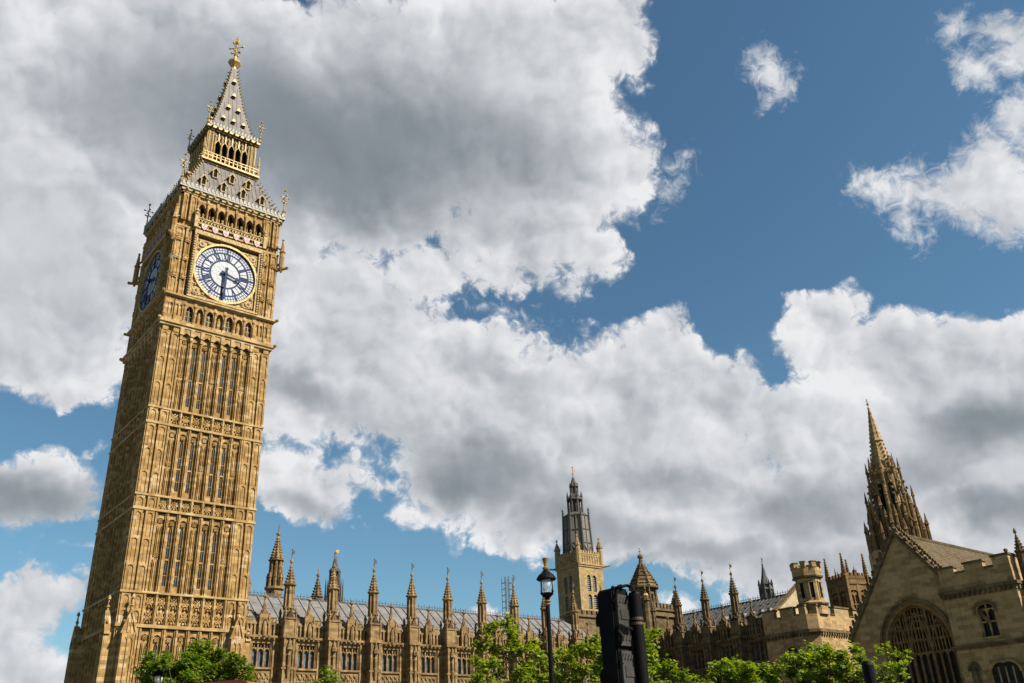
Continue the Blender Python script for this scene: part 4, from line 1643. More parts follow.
    for i in range(8):
        t = math.pi / 8 + math.pi / 4 * i
        x, y = a + 1.5 * math.cos(t), b + 1.5 * math.sin(t)
        U.lathe(x, y, [(48.1, .2), (51.6, .2), (51.7, .28), (52.9, .04)], 5)
    U.frustum(a, b, 48.1, 51.0, 1.15, 1.1, 8)
    U.lathe(a, b, [(51.0, 1.75), (51.4, 1.7), (51.9, 1.1), (52.4, .95)], 8)
    for i in range(8):
        t = math.pi / 8 + math.pi / 4 * i
        x, y = a + .8 * math.cos(t), b + .8 * math.sin(t)
        U.lathe(x, y, [(52.2, .13), (54.2, .13), (54.3, .2), (55.0, .03)], 5)
    U.lathe(a, b, [(52.4, .6), (53.9, .6), (54.1, 1.0), (54.6, .75), (56.4, .12)], 8)
    up = U.build('upper_lantern', M['iron'], root, O)
    v = MB()
    v.m = zs
    v.rod((a, b, 56.2), (a, b, 58.6), .07, 5)
    v.ball(a, b, 57.0, .18)
    v.box(a + .02, a + .75, b - .03, b + .03, 57.7, 58.3)
    v.ball(a, b, 58.6, .16)
    v.build('weather_vane', M['gold'], up, O)
    # stepped block at its foot
    k = MB()
    k.box(a - 8.5, a + 4.2, b - s - 3.5, b - s - .05, 0, 26.2)
    k.box(a - 8.8, a + 4.5, b - s - 3.8, b - s - .05, 26.2, 26.6)
    for i in range(11):
        x = a - 8.3 + i * 1.2
        k.box(x - .4, x + .4, b - s - 3.6, b - s - 3.2, 26.6, 27.4)
    k.build('foot_block', M['dark_stone'], root, O)


# ------------------------------------------------------------------ small spires over the roofs
def small_spires():
    # octagonal stair turret with open top stage
    a, b = 26.3, 25
    O = (a, b, 0)
    root = thing('stone_turret', site(*O), YAW, 'tall brown openwork stone turret rising behind the grey roof beside the clock tower', 'turret')
    q = MB()
    q.frustum(a, b, 0, 25.0, 1.05, 1.05, 8)
    q.lathe(a, b, [(24.6, 1.05), (24.8, 1.3), (25.1, 1.3), (25.2, .8)], 8)
    q.frustum(a, b, 25.0, 28.6, .5, .5, 8)
    for i in range(8):
        t = math.pi / 8 + math.pi / 4 * i
        x, y = a + .78 * math.cos(t), b + .78 * math.sin(t)
        q.rod((x, y, 25), (x, y, 28.7), .15, 5)
        q.lathe(a + .98 * math.cos(t), b + .98 * math.sin(t), [(25, .2), (26.2, .16), (26.3, .24), (27.0, .03)], 5)
    q.build('body', M['range'], root, O)
    p = MB()
    spirelet(p, a, b, 28.6, 32.6, .8, 8, 8)
    p.rod((a, b, 32.3), (a, b, 33.6), .06, 5)
    p.build('spirelet', M['range'], root, O)
    a, b = 22.6, 25
    O = (a, b, 0)
    root = thing('stone_pinnacle', site(*O), YAW, 'thin stone pinnacle beside the brown openwork turret, next to the clock tower', 'pinnacle')
    p = MB()
    p.frustum(a, b, 0, 25.3, .42, .36, 8)
    p.build('shaft', M['range'], root, O)
    p = MB()
    spirelet(p, a, b, 25.3, 27.6, .3, 6, 4)
    p.build('spirelet', M['range'], root, O)
    a, b = 32.6, 25
    O = (a, b, 0)
    root = thing('stone_spire', site(*O), YAW, 'small dark crocketed stone cone with gold tip, over the roof between the first two pinnacles', 'spire')
    p = MB()
    p.frustum(a, b, 0, 24.3, .75, .7, 8)
    p.build('shaft', M['dark_stone'], root, O)
    p = MB()
    spirelet(p, a, b, 24.3, 27.6, .66, 8, 6)
    o = p.build('spirelet', M['dark_stone'], root, O)
    v = MB()
    v.rod((a, b, 27.4), (a, b, 28.3), .05, 5)
    v.ball(a, b, 27.9, .12, 5, 3)
    v.build('gilded_tip', M['gold'], o, O)
    a, b = 43.0, 40
    O = (a, b, 0)
    root = thing('lantern_spire', site(*O), YAW, 'slim dark grey openwork lantern with gold vane, partly behind the second pinnacle', 'lantern spire')
    p = MB()
    p.frustum(a, b, 0, 27.0, 1.3, 1.2, 8)
    for i in range(8):
        t = math.pi / 8 + math.pi / 4 * i
        p.rod((a + .85 * math.cos(t), b + .85 * math.sin(t), 27), (a + .75 * math.cos(t), b + .75 * math.sin(t), 31.6), .14, 5)
        p.lathe(a + 1.35 * math.cos(t), b + 1.35 * math.sin(t), [(26.5, .16), (29.2, .1), (30.3, .02)], 5)
    p.frustum(a, b, 27, 31.4, .45, .45, 8)
    p.lathe(a, b, [(31.4, .95), (31.7, .9), (32.2, .5), (33.3, .3), (33.8, .05)], 8)
    o = p.build('body', M['iron'], root, O)
    v = MB()
    v.rod((a, b, 33.6), (a, b, 35.0), .07, 5)
    v.ball(a, b, 34.5, .22)
    v.box(a + .02, a + .6, b - .03, b + .03, 34.5, 34.95)
    v.build('gilded_vane', M['gold'], o, O)
    # lattice scaffold mast
    a, b = 77.9, 40
    O = (a, b, 0)
    root = thing('scaffold_mast', site(*O), YAW, 'grey lattice scaffold mast standing far behind the pale range roof near the street lamp', 'scaffold')
    p, q = MB(), MB()
    for x in (-.75, 0, .75):
        for y in (-.6, .6):
            p.rod((a + x, b + y, 0), (a + x, b + y, 33.9 - abs(x - .0) * .3), .055, 5)
    z = .8
    while z < 33.6:
        for y in (-.6, .6):
            q.rod((a - .75, b + y, z), (a + .75, b + y, z), .05, 4)
        for x in (-.75, .75):
            q.rod((a + x, b - .6, z), (a + x, b + .6, z), .05, 4)
        q.rod((a - .75, b - .6, z), (a, b - .6, z + 1.1), .035, 4)
        z += 1.1
    p.build('uprights', M['iron'], root, O)
    q.build('rungs', M['iron'], root, O)


front_range()
side_range()
angle_turret()
lantern_tower()
small_spires()


# ------------------------------------------------------------------ battlemented block with its octagonal turret
def crenel_block():
    O = (70, -27.4, 0)
    root = thing('battlemented_block', site(*O), YAW, 'low buff stone block with battlements and a short battlemented octagonal turret on its corner', 'building')
    a0, bn = 69.6, -27.4
    w = MB()
    poly = [(a0, -20.4), (a0, -26.5), (a0 + .9, bn), (92, bn), (92, -20.4)]

    def slab(mb, z0, z1, e=0.0, pts=poly):
        cx = sum(p[0] for p in pts) / len(pts)
        cy = sum(p[1] for p in pts) / len(pts)
        q = []
        for x, y in pts:
            q.append((x + (e if x > cx else -e), y + (e if y > cy else -e)))
        n = len(q)
        mb.add([(x, y, z0) for x, y in q] + [(x, y, z1) for x, y in q], [tuple(range(n - 1, -1, -1)), tuple(range(n, 2 * n))] + [(i, (i + 1) % n, n + (i + 1) % n, n + i) for i in range(n)])
    slab(w, 0, 14.7)
    slab(w, 15.3, 17.0, .02)
    w.build('wall', M['ashlar'], root, O)
    c = MB()
    slab(c, 14.95, 15.3, .28)
    slab(c, 14.7, 14.95, .1)
    for k in range(12):
        y = -20.8 - k * .5
        c.box(a0 - .24, a0 + .1, y - .13, y + .13, 14.6, 14.95)
    for k in range(40):
        x = a0 + 1.2 + k * .5
        c.box(x - .13, x + .13, bn - .24, bn + .1, 14.6, 14.95)
    slab(c, 8.2, 8.6, .15)
    c.build('cornice', M['dark_stone'], root, O)
    # merlons with weathered copings, on the shaded and on the lit front
    spans = [('l', -20.45, -22.1), ('l', -22.95, -24.85), ('l', -25.65, -26.5), ('r', a0 + .95, a0 + 3.6), ('r', a0 + 4.6, a0 + 7.6), ('r', a0 + 8.6, a0 + 11.6), ('r', a0 + 12.6, a0 + 15.6)]
    for side, p, q in spans:
        mrl, cp = MB(), MB()
        if side == 'l':
            mrl.box(a0 - .01, a0 + .55, p, q, 17.0, 17.9)
            cp.box(a0 - .12, a0 + .66, p + .07, q - .07, 17.9, 18.1)
        else:
            mrl.box(p, q, bn - .01, bn + .55, 17.0, 17.9)
            cp.box(p - .07, q + .07, bn - .12, bn + .66, 17.9, 18.1)
        o = mrl.build('merlon', M['pale_stone'], root, O)
        cp.build('coping', M['dark_stone'], o, O)
    # sloping sills in the gaps
    for q in ((a0 - .12, a0 + .66, -22.9, -22.15), (a0 - .12, a0 + .66, -25.6, -24.9), (a0 + 3.65, a0 + 4.55, bn - .12, bn + .66), (a0 + 7.65, a0 + 8.55, bn - .12, bn + .66), (a0 + 11.65, a0 + 12.55, bn - .12, bn + .66)):
        MB().box(*q, 17.0, 17.14).build('crenel_sill', M['dark_stone'], root, O)
    # window with a low pointed head
    fm = lambda x, y, z: (a0 + y, -x, z)
    f = MB()
    f.m = fm
    f.arch_band(23.0, 24.9, 12.7, 13.6, .2, -.18, .05, 6)
    f.box(22.8, 23.0, -.1, .05, 10.4, 12.7)
    f.box(24.9, 25.1, -.1, .05, 10.4, 12.7)
    f.box(23.9, 24.0, -.06, .03, 10.4, 13.5)
    for c0 in (23.0, 24.0):
        f.arch_head(c0, c0 + .9, 12.3, 12.8, 12.95, -.05, .02, 4)
    o = f.build('window', M['ashlar'], root, O)
    g_ = MB()
    g_.m = fm
    g_.prism([(23.0, 10.4)] + arch_pts(23.0, 24.9, 12.7, 13.6, 6) + [(24.9, 10.4)], -.02, .0)
    g_.build('glass', M['glassdark'], o, O)
    for k, (x0, zz) in enumerate(((72.4, 9.6), (76.4, 9.6))):
        f = MB()
        f.arch_band(x0, x0 + 1.9, zz + 2.6, zz + 3.4, .2, bn - .18, bn + .05, 6)
        f.box(x0 + .9, x0 + 1.0, bn - .06, bn + .02, zz, zz + 3.3)
        o = f.build('window', M['ashlar'], root, O)
        g_ = MB()
        g_.prism([(x0, zz)] + arch_pts(x0, x0 + 1.9, zz + 2.6, zz + 3.4, 6) + [(x0 + 1.9, zz)], bn - .02, bn)
        g_.build('glass', M['glassdark'], o, O)
    # octagonal turret
    x, y = 71.9, -26.1
    t = MB()
    t.lathe(x, y, [(17.0, 1.75), (18.05, 1.75), (18.1, 1.9), (18.3, 1.9), (18.55, 1.56), (21.3, 1.52)], 8)
    t.lathe(x, y, [(21.3, 1.6), (21.5, 1.76), (21.7, 1.76), (22.45, 1.76)], 8)
    tr = t.build('turret', M['ashlar'], root, O)
    d = MB()
    d.lathe(x, y, [(21.22, 1.6), (21.3, 1.84), (21.5, 1.86), (21.55, 1.7)], 8)
    d.lathe(x, y, [(18.1, 1.7), (18.15, 1.98), (18.32, 1.98), (18.36, 1.6)], 8)
    d.build('string_courses', M['dark_stone'], tr, O)
    for i in range(8):
        tt = math.pi / 8 + math.pi / 4 * i
        q, cp = MB(), MB()
        c0 = (x + 1.5 * math.cos(tt), y + 1.5 * math.sin(tt))
        r1 = math.pi / 4 * i + math.pi / 8
        q.frustum(c0[0], c0[1], 22.44, 23.05, .42, .42, 4, rot=r1 + math.pi / 4)
        cp.frustum(c0[0], c0[1], 23.05, 23.18, .5, .46, 4, rot=r1 + math.pi / 4)
        o = q.build('turret_merlon', M['ashlar'], tr, O)
        cp.build('coping', M['dark_stone'], o, O)
        tm = math.pi / 4 * i
        rr = 1.42
        l = MB()
        cx, cy = x + rr * math.cos(tm), y + rr * math.sin(tm)
        nx, ny, tx, ty = math.cos(tm), math.sin(tm), -math.sin(tm), math.cos(tm)
        l.m = lambda px, py, pz, cx=cx, cy=cy, nx=nx, ny=ny, tx=tx, ty=ty: (cx + tx * px - nx * py, cy + ty * px - ny * py, pz)
        l.box(-.24, .24, -.02, .1, 18.9, 20.7)
        o = l.build('turret_window', M['dark'], tr, O)
        f = MB()
        f.m = l.m
        f.box(-.34, -.24, -.1, .05, 18.8, 20.8)
        f.box(.24, .34, -.1, .05, 18.8, 20.8)
        f.box(-.34, .34, -.1, .05, 20.7, 20.85)
        f.build('frame', M['ashlar'], o, O)


# ------------------------------------------------------------------ the gabled hall with its great traceried window
def gable_hall():
    A, NC = 58.0, 45.5
    O = (A, -NC, 0)
    root = thing('gabled_hall', site(*O), YAW, 'shaded stone hall with a steep gable and a great arched tracery window', 'hall')
    fm = lambda x, y, z: (A + y, -NC - x, z)     # x = to the right of the gable's axis seen from the front
    AP, sl = 21.05, 1.36
    hw = 6.6
    half, zs, za = 3.2, 10.6, 14.35
    w = MB()
    w.m = fm
    pts = arch_pts(-half, half, zs, za, 8)
    # gable wall round the arch
    left = [(-hw, 0), (-half, 0)] + [p for p in pts if p[0] <= .001]
    w.prism([(-hw, 0), (-half, 0)] + pts[:9] + [(0, AP), (-hw, AP - sl * hw)], 0, .9)
    w.prism([(half, 0)] + list(reversed(pts[8:])) + [(0, AP), (hw, AP - sl * hw), (hw, 0)], 0, .902)
    w.box(-hw, hw, 1.0, 26, 0, AP - sl * hw)
    w.build('wall', M['ashlar'], root, O)
    # moulded arch and hood
    h = MB()
    h.m = fm
    for r, y0, y1 in ((.0, .28, .6), (.16, .12, .45), (.34, -.03, .3)):
        inner = [(-half + .28 - r, 5)] + arch_pts(-half + .28 - r, half - .28 + r, zs, za - .3 + r, 8) + [(half - .28 + r, 5)]
        outer = [(-half + .05 - r, 5)] + arch_pts(-half + .05 - r, half - .05 + r, zs, za - .04 + r * 1.05, 8) + [(half - .05 + r, 5)]
        h.strip(inner, outer, y0, y1)
    arch = h.build('window_arch', M['brown'], root, O)
    k = MB()
    k.m = fm
    k.strip(arch_pts(-half - .35, half + .35, zs, za + .38, 10), arch_pts(-half - .56, half + .56, zs, za + .62, 10), -.22, .05)
    k.build('hood_mould', M['dark_stone'], arch, O)
    # tracery
    hz = half - .28

    def top(x):
        P = arch_pts(-hz, hz, zs, za - .3, 12)
        for (xa, z1), (xb, z2) in zip(P, P[1:]):
            if xa <= x <= xb:
                return z1 + (z2 - z1) * (x - xa) / max(xb - xa, 1e-6)
        return zs
    t = MB()
    t.m = fm
    n = 9
    for i in range(1, n):
        x = -hz + 2 * hz * i / n
        big = i in (3, 6)
        t.box(x - (.11 if big else .07), x + (.11 if big else .07), .3 if big else .36, .62, 3, top(x))
    for i in range(n):
        x0, x1 = -hz + 2 * hz * i / n + .07, -hz + 2 * hz * (i + 1) / n - .07
        c = (x0 + x1) / 2
        for zz in (6.6, 9.6):
            t.arch_head(x0, x1, zz, zz + .35, zz + .5, .4, .58, 3)
        # upper tiers of half lights
        if top(c) > 11.2:
            t.box(c - .05, c + .05, .42, .58, 10.1, top(c) - .1)
        zz = 10.9
        while zz < top(c) - .55:
            for q0, q1 in ((x0, c - .05), (c + .05, x1)):
                t.arch_head(q0, q1, zz, zz + .25, zz + .36, .42, .58, 2)
            zz += 1.05
    for s in (-1, 1):
        # sub-arches sweeping off the two heavy mullions
        x0 = s * hz / 3
        pr = [(x0 + s * (hz * .67) * f, 9.9 + (2.9 * math.sin(math.pi * min(1, f * 1.15) / 1.15) if f < 1 else .0)) for f in (0, .15, .3, .5, .7, .85)]
        cl = [(x, min(z, top(x) - .05)) for x, z in pr]
        for p, q in zip(cl, cl[1:]):
            t.bar(p, q, .13, .33, .6)
        pr = [(x0 - s * (hz * .33) * f, 10.2 + 3.4 * math.sin(math.pi / 2 * f)) for f in (0, .25, .5, .75, 1)]
        for p, q in zip(pr, pr[1:]):
            t.bar(p, q, .13, .34, .6)
    for x, z, r in ((0, 13.1, .28), (-.55, 12.5, .2), (.55, 12.5, .2)):
        ang = [j * math.pi / 4 for j in range(8)]
        t.strip([(x + r * math.cos(q), z + r * math.sin(q)) for q in ang], [(x + (r + .1) * math.cos(q), z + (r + .1) * math.sin(q)) for q in ang], .4, .6, True)
    tr = t.build('tracery', M['brown'], arch, O)
    g_ = MB()
    g_.m = fm
    g_.prism([(-half, 3)] + pts + [(half, 3)], .64, .7)
    g_.build('great_window_glass', M['glassdark'], arch, O)
    # coped gable with leafy crockets
    c = MB()
    c.m = fm
    for s in (-1, 1):
        c.bar((s * (hw + .3), AP - sl * (hw + .3) + .1), (0 - s * .05, AP + .18), .34, -.3 - .003 * (s + 1), 1.0)
        for k in range(17):
            f = (k + .4) / 17
            x, z = s * hw * f, AP - sl * hw * f + .3
            c.ball(x + s * .1, -.1 + .12 * (k % 2), z + .14, .24, 5, 3)
            c.ball(x + s * .34, .25, z + .2, .22, 5, 3)
            c.ball(x + s * .26, .1, z + .46, .16, 4, 3)
            c.ball(x + s * .05, .45, z + .3, .2, 4, 3)
    c.lathe(0, .2, [(AP - .2, .25), (AP + .4, .18), (AP + .45, .3), (AP + .65, .1)], 6)
    c.build('crocketed_coping', M['dark_stone'], root, O)
    r = MB()
    r.m = fm
    e = hw + .1
    r.add([(-e, 1.01, AP - sl * e - .02), (0, 1.01, AP - .02), (e, 1.01, AP - sl * e - .02), (-e, 26, AP - sl * e - .02), (0, 26, AP - .02), (e, 26, AP - sl * e - .02)], [(0, 3, 4, 1), (1, 4, 5, 2), (0, 1, 2), (5, 4, 3), (0, 2, 5, 3)])
    r.box(-.16, .16, 1.0, 26, AP - .14, AP + .1)
    r.build('tiled_roof', M['tiles'], root, O)


def corner_block():
    A = 57.55
    O = (A, -52, 0)
    root = thing('battlemented_block', site(*O), YAW, 'buff stone block with stepped battlements and a hooded two light window adjoining the gable', 'building')
    fm = lambda x, y, z: (A + y, -x, z)         # x = distance towards the camera along the front
    n0, n1 = 49.0, 55.45
    w = MB()
    w.m = fm
    wa, wb, wz0, wz1, wzt = 51.62, 53.08, 10.55, 12.75, 13.25
    w.box(n0, wa, 0, 1, 0, 14.3)
    w.box(wb, n1, 0, 1, 0, 14.3)
    w.box(wa, wb, .0, 1, 0, wz0)
    w.arch_head(wa, wb, wz1, wzt, 14.3, .0, 1, 6)
    w.box(n0 + .01, n1 - .01, 1.001, 20, 0, 14.3)
    w.box(n0 + .02, n1 - .02, .02, 20, 14.6, 16.2)
    w.build('wall', M['ashlar'], root, O)
    c = MB()
    c.m = fm
    for z0, z1, e in ((14.3, 14.5, .12), (14.5, 14.78, .3), (9.75, 9.95, .14), (9.95, 10.12, .26)):
        c.box(n0 - .25, n1 + e, -e, 20, z0, z1)
    for k in range(15):
        x = n0 + .1 + k * .45
        c.box(x - .12, x + .12, -.22, .1, 14.1, 14.5)
    for k in range(40):
        y = .3 + k * .5
        c.box(n1 - .1, n1 + .22, y - .12, y + .12, 14.1, 14.5)
    c.build('cornice', M['dark_stone'], root, O)
    for p, q, zt in ((n0 + .02, 50.5, 16.75), (51.45, 53.15, 16.85), (54.0, n1 - .02, 17.0)):
        m_, cp = MB(), MB()
        m_.m = cp.m = fm
        m_.box(p, q, .0, .6, 16.2, zt)
        if q > 55:
            m_.box(q - .6, q, .601, 4, 16.2, zt)
            cp.box(q - .68, q + .1, .7, 4, zt, zt + .18)
        cp.box(p - .08, q + .1, -.12, .7, zt, zt + .18)
        o = m_.build('merlon', M['ashlar'], root, O)
        cp.build('coping', M['dark_stone'], o, O)
    for p, q in ((50.55, 51.4), (53.2, 53.95)):
        s = MB()
        s.m = fm
        s.box(p, q, -.12, .8, 16.2, 16.36)
        s.build('crenel_sill', M['dark_stone'], root, O)
    # hooded window
    h = MB()
    h.m = fm
    h.arch_band(wa - .08, wb + .08, wz1, wzt + .06, .17, -.2, .02, 7)
    for x in (wa - .18, wb + .18):
        h.ball(x, -.14, wz1 - .1, .17, 5, 3)
    f = MB()
    f.m = fm
    f.box((wa + wb) / 2 - .06, (wa + wb) / 2 + .06, .2, .42, wz0, wzt)
    f.box(wa, wb, .22, .4, 11.75, 11.87)
    f.box(wa, wa + .1, .15, .42, wz0, wz1 + .1)
    f.box(wb - .1, wb, .15, .42, wz0, wz1 + .1)
    for q0 in (wa + .1, (wa + wb) / 2 + .06):
        f.arch_head(q0, q0 + .57, wz1 - .25, wz1 + .1, wz1 + .16, .22, .4, 3)
    f.box(wa - .12, wb + .12, -.1, .3, wz0 - .14, wz0 + .02)
    o = f.build('window', M['ashlar'], root, O)
    h.build('hood_mould', M['dark_stone'], o, O)
    g_ = MB()
    g_.m = fm
    g_.box(wa, wb, .44, .48, wz0, wzt + .05)
    g_.build('glass', M['glassdark'], o, O)
    # stained frieze drips, lower arched window and statues in niches
    f = MB()
    f.m = fm
    f.arch_band(51.6, 54.0, 7.6, 8.35, .22, -.22, .03, 7)
    for x in (52.2, 52.8, 53.4):
        f.box(x - .06, x + .06, -.04, .04, 4.5, 8.1)
    lw = f.build('window', M['ashlar'], root, O)
    g_ = MB()
    g_.m = fm
    g_.prism([(51.6, 4.5)] + arch_pts(51.6, 54.0, 7.6, 8.35, 7) + [(54.0, 4.5)], -.02, .0)
    g_.build('glass', M['glassdark'], lw, O)
    for x in (50.2, 55.0):
        nch = MB()
        nch.m = fm
        nch.arch_band(x - .4, x + .4, 8.0, 8.6, .14, -.2, .03, 5)
        nch.prism([(x - .38, 6.6)] + arch_pts(x - .38, x + .38, 8.0, 8.55, 5) + [(x + .38, 6.6)], -.012, .0)
        nch.lathe(x, -.18, [(6.5, .3), (6.75, .22), (7.6, .2), (7.9, .12), (8.05, .14), (8.2, .05)], 6)
        nch.build('statue_niche', M['dark_stone'], root, O)
    v = MB()
    v.m = fm
    v.lathe(55.2, .5, [(17.1, .1), (17.3, .1), (17.35, .17), (17.55, .17), (17.6, .05)], 8)
    v.build('roof_vent', M['dark_stone'], root, O)
    # pinnacle on the flank, just inside the picture's right edge
    p = MB()
    p.m = fm
    p.frustum(56.1, 1.2, 12, 17.2, .45, .4, 8)
    spirelet(p, 56.1, 1.2, 17.2, 19.3, .36, 8, 4)
    p.build('pinnacle', M['dark_stone'], root, O)
    b = MB()
    b.m = fm
    b.box(n1 - .02, 56.7, .5, 2.0, 0, 13.5)
    b.build('buttress', M['ashlar'], root, O)


# ------------------------------------------------------------------ the octagonal spire behind the gable
def great_spire():
    a, n = 90.0, 29.15
    b = -n
    O = (a, b, 0)
    root = thing('stone_spire', site(*O), YAW, 'tall dark octagonal gothic spire bristling with pinnacles, rising behind the steep gable', 'spire')

    def ring(mb, k, r, fn, ph=0.0):
        for i in range(k):
            t = math.pi / k + 2 * math.pi * i / k + ph
            fn(mb, a + r * math.cos(t), b + r * math.sin(t), t)
    B = MB()
    B.frustum(a, b, 0, 26, 4.3, 4.2, 8)
    B.lathe(a, b, [(25.9, 2.6), (29, 2.15), (33, 1.85), (36.2, 1.7), (36.5, 1.95), (36.8, 1.95), (37.0, 1.6)], 8)
    B.build('drum', M['ashlar'], root, O)
    W_ = MB()
    for i in range(8):
        t = math.pi / 4 * i
        rr = 1.66
        cx, cy = a + rr * math.cos(t), b + rr * math.sin(t)
        W_.m = lambda px, py, pz, cx=cx, cy=cy, t=t: (cx - math.sin(t) * px - math.cos(t) * py, cy + math.cos(t) * px - math.sin(t) * py, pz)
        W_.prism([(-.26, 31.2)] + arch_pts(-.26, .26, 34.4, 35.2, 4) + [(.26, 31.2)], -.22, .2)
    W_.m = None
    W_.build('lancets', M['dark'], root, O)
    S = MB()
    prof = [(36.9, 1.55), (38.2, 1.25), (41.2, .8), (41.35, 1.0), (41.5, .84), (46.2, .14), (46.3, .2), (46.5, .12)]
    S.lathe(a, b, prof, 8)
    for k in range(15):
        z = 37.2 + k * .6
        r = 1.5 * (1 - (z - 36.9) / 9.6)
        for i in range(8):
            t = math.pi / 8 + math.pi / 4 * i
            S.ball(a + r * math.cos(t), b + r * math.sin(t), z, .13 + .06 * (15 - k) / 15, 4, 3)
    sp = S.build('spire', M['ashlar'], root, O)
    v = MB()
    v.rod((a, b, 46.4), (a, b, 47.8), .06, 5)
    v.ball(a, b, 47.0, .2)
    v.rod((a - .3, b, 47.4), (a + .3, b, 47.4), .05, 4)
    v.build('cross', M['pale_stone'], sp, O)
    # gablets and pinnacles at the foot of the spire, flying buttresses, lower rings
    def pin(z0, z1, r):
        def f(mb, x, y, t):
            mb.lathe(x, y, [(z0, r), (z1 - 1.6, r * .85), (z1 - 1.55, r * 1.4), (z1 - 1.35, r), (z1, .03)], 5)
            for q in range(4):
                mb.ball(x, y, z1 - 1.3 + .3 * q, r * (1.0 - .2 * q), 4, 3)
        return f
    for i in range(8):
        P = MB()
        t = math.pi / 8 + math.pi / 4 * i
        c, s = math.cos(t), math.sin(t)
        pin(33.5, 38.6, .2)(P, a + 2.1 * c, b + 2.1 * s, t)
        pin(36.6, 39.4, .16)(P, a + 1.55 * c, b + 1.55 * s, t)
        pin(26, 34.6, .2)(P, a + 3.0 * c, b + 3.0 * s, t)
        pin(25, 30.6, .26)(P, a + 3.85 * c, b + 3.85 * s, t)
        pin(25, 29.6, .24)(P, a + 3.75 * math.cos(t + math.pi / 8), b + 3.75 * math.sin(t + math.pi / 8), t)
        pin(25, 31.6, .22)(P, a + 3.2 * math.cos(t + math.pi / 16), b + 3.2 * math.sin(t + math.pi / 16), t)
        pin(25, 31.6, .22)(P, a + 3.2 * math.cos(t - math.pi / 16), b + 3.2 * math.sin(t - math.pi / 16), t)
        P.rod((a + 3.0 * c, b + 3.0 * s, 31.2), (a + 1.8 * c, b + 1.8 * s, 33.6), .1, 4)
        P.rod((a + 3.85 * c, b + 3.85 * s, 28.6), (a + 3.0 * c, b + 3.0 * s, 30.0), .11, 4)
        P.rod((a + 3.85 * c, b + 3.85 * s, 27.6), (a + 2.5 * c, b + 2.5 * s, 29.4), .1, 4)
        P.frustum(a + 2.35 * c, b + 2.35 * s, 26, 31.6, .4, .3, 6)
        spirelet(P, a + 2.35 * c, b + 2.35 * s, 31.6, 34.2, .27, 6, 4)
        t2 = t + math.pi / 8
        c2, s2 = math.cos(t2), math.sin(t2)
        pin(35.5, 38.1, .14)(P, a + 1.8 * c2, b + 1.8 * s2, t)
        pin(26, 33.4, .24)(P, a + 2.75 * c2, b + 2.75 * s2, t)
        P.frustum(a + 1.68 * c2, b + 1.68 * s2, 34.9, 36.4, .4, .08, 4, rot=t2)
        for k in range(4):
            P.ball(a + (1.8 + .18 * k) * c2, b + (1.8 + .18 * k) * s2, 36.0 - .9 * k, .22, 4, 3)
            P.ball(a + (1.9 + .2 * k) * c, b + (1.9 + .2 * k) * s, 37.0 - .9 * k, .22, 4, 3)
        P.build('pinnacle', M['range'], root, O)


# ------------------------------------------------------------------ square church tower
def church_tower():
    a, b = 106.6, -10.6
    O = (a, b, 0)
    root = thing('church_tower', site(*O), YAW - R(20), 'square brown stone tower with paired belfry openings and tapering corner pinnacles, behind the battlements', 'tower')
    s = 2.15
    T = MB()
    T.box(-s + .3, s - .3, -s + .3, s - .3, 0, 25.6)
    faces = [lambda x, y, z: (x, -s + y, z), lambda x, y, z: (-s + y, -x, z), lambda x, y, z: (s - y, x, z), lambda x, y, z: (-x, s - y, z)]
    D = []
    for fi, fm in enumerate(faces):
        T.m = fm
        for x in (-s + .27, 0, s - .27):
            T.box(x - .27, x + .27, -.06, .5, 0 if x else 19, 26.0)
        for c in (-.95, .95):
            T.arch_head(c - .68, c + .68, 24.6, 25.0, 26.0, .0, .5, 4)
            T.box(c - .68, c + .68, .02, .5, 12, 21.3)
            T.box(c - .05, c + .05, .1, .4, 21.3, 25)
            for q in (-.68, .05):
                T.arch_head(c + q, c + q + .63, 23.9, 24.4, 24.7, .12, .4, 3)
            T.box(c - .68, c + .68, .1, .4, 22.8, 22.95)
            D.append((fm, c))
        T.box(-s - .1, s + .1, -.14, .3, 25.95, 26.2)
        T.box(-s, s, -.02, .3, 26.2, 27.2)
        for k in range(5):
            x = -1.5 + .75 * k
            T.box(x - .2, x + .2, 0, .28, 27.2, 27.7)
            T.arch_head(x - .25, x + .25, 26.6, 26.85, 27.0, -.08, .0, 2)
        T.lathe(0, .1, [(27.2, .14), (28.0, .12), (28.8, .02)], 5)
    T.m = None
    T.build('body', M['brown'], root)
    for fm, c in D:
        q = MB()
        q.m = fm
        q.box(c - .66, c + .66, .41, .45, 21.3, 24.95)
        q.build('dark_opening', M['dark'], root)  # flat near-black sheet, painted for the shade inside the belfry
    for sx in (-1, 1):
        for sy in (-1, 1):
            p = MB()
            x, y = sx * (s - .1), sy * (s - .1)
            p.frustum(x, y, 22, 27.0, .42, .4, 8)
            p.lathe(x, y, [(27.0, .42), (27.3, .5), (27.5, .42), (30.4, .1), (30.5, .2), (30.8, .03)], 8)
            for k in range(7):
                for i in range(4):
                    t = math.pi / 2 * i
                    rr = .42 - .045 * k
                    p.ball(x + rr * math.cos(t), y + rr * math.sin(t), 27.7 + .4 * k, .1, 4, 3)
            p.build('pinnacle', M['brown'], root)
    c = MB()
    c.lathe(s - 1.2, -.8, [(26, .25), (27.6, .3), (28.3, .3), (28.5, .1)], 8)
    c.build('vent_cowl', M['iron'], root)


crenel_block()
gable_hall()
corner_block()
great_spire()
church_tower()


# ================================================================== ground, road
def flat(name, x0, x1, y0, y1, z, mat):
    me = bpy.data.meshes.new(name)
    me.from_pydata([(x0, y0, z), (x1, y0, z), (x1, y1, z), (x0, y1, z)], [], [(0, 1, 2, 3)])
    me.materials.append(mat)
    o = bpy.data.objects.new(name, me)
    COL.objects.link(o)
    return struct(o)


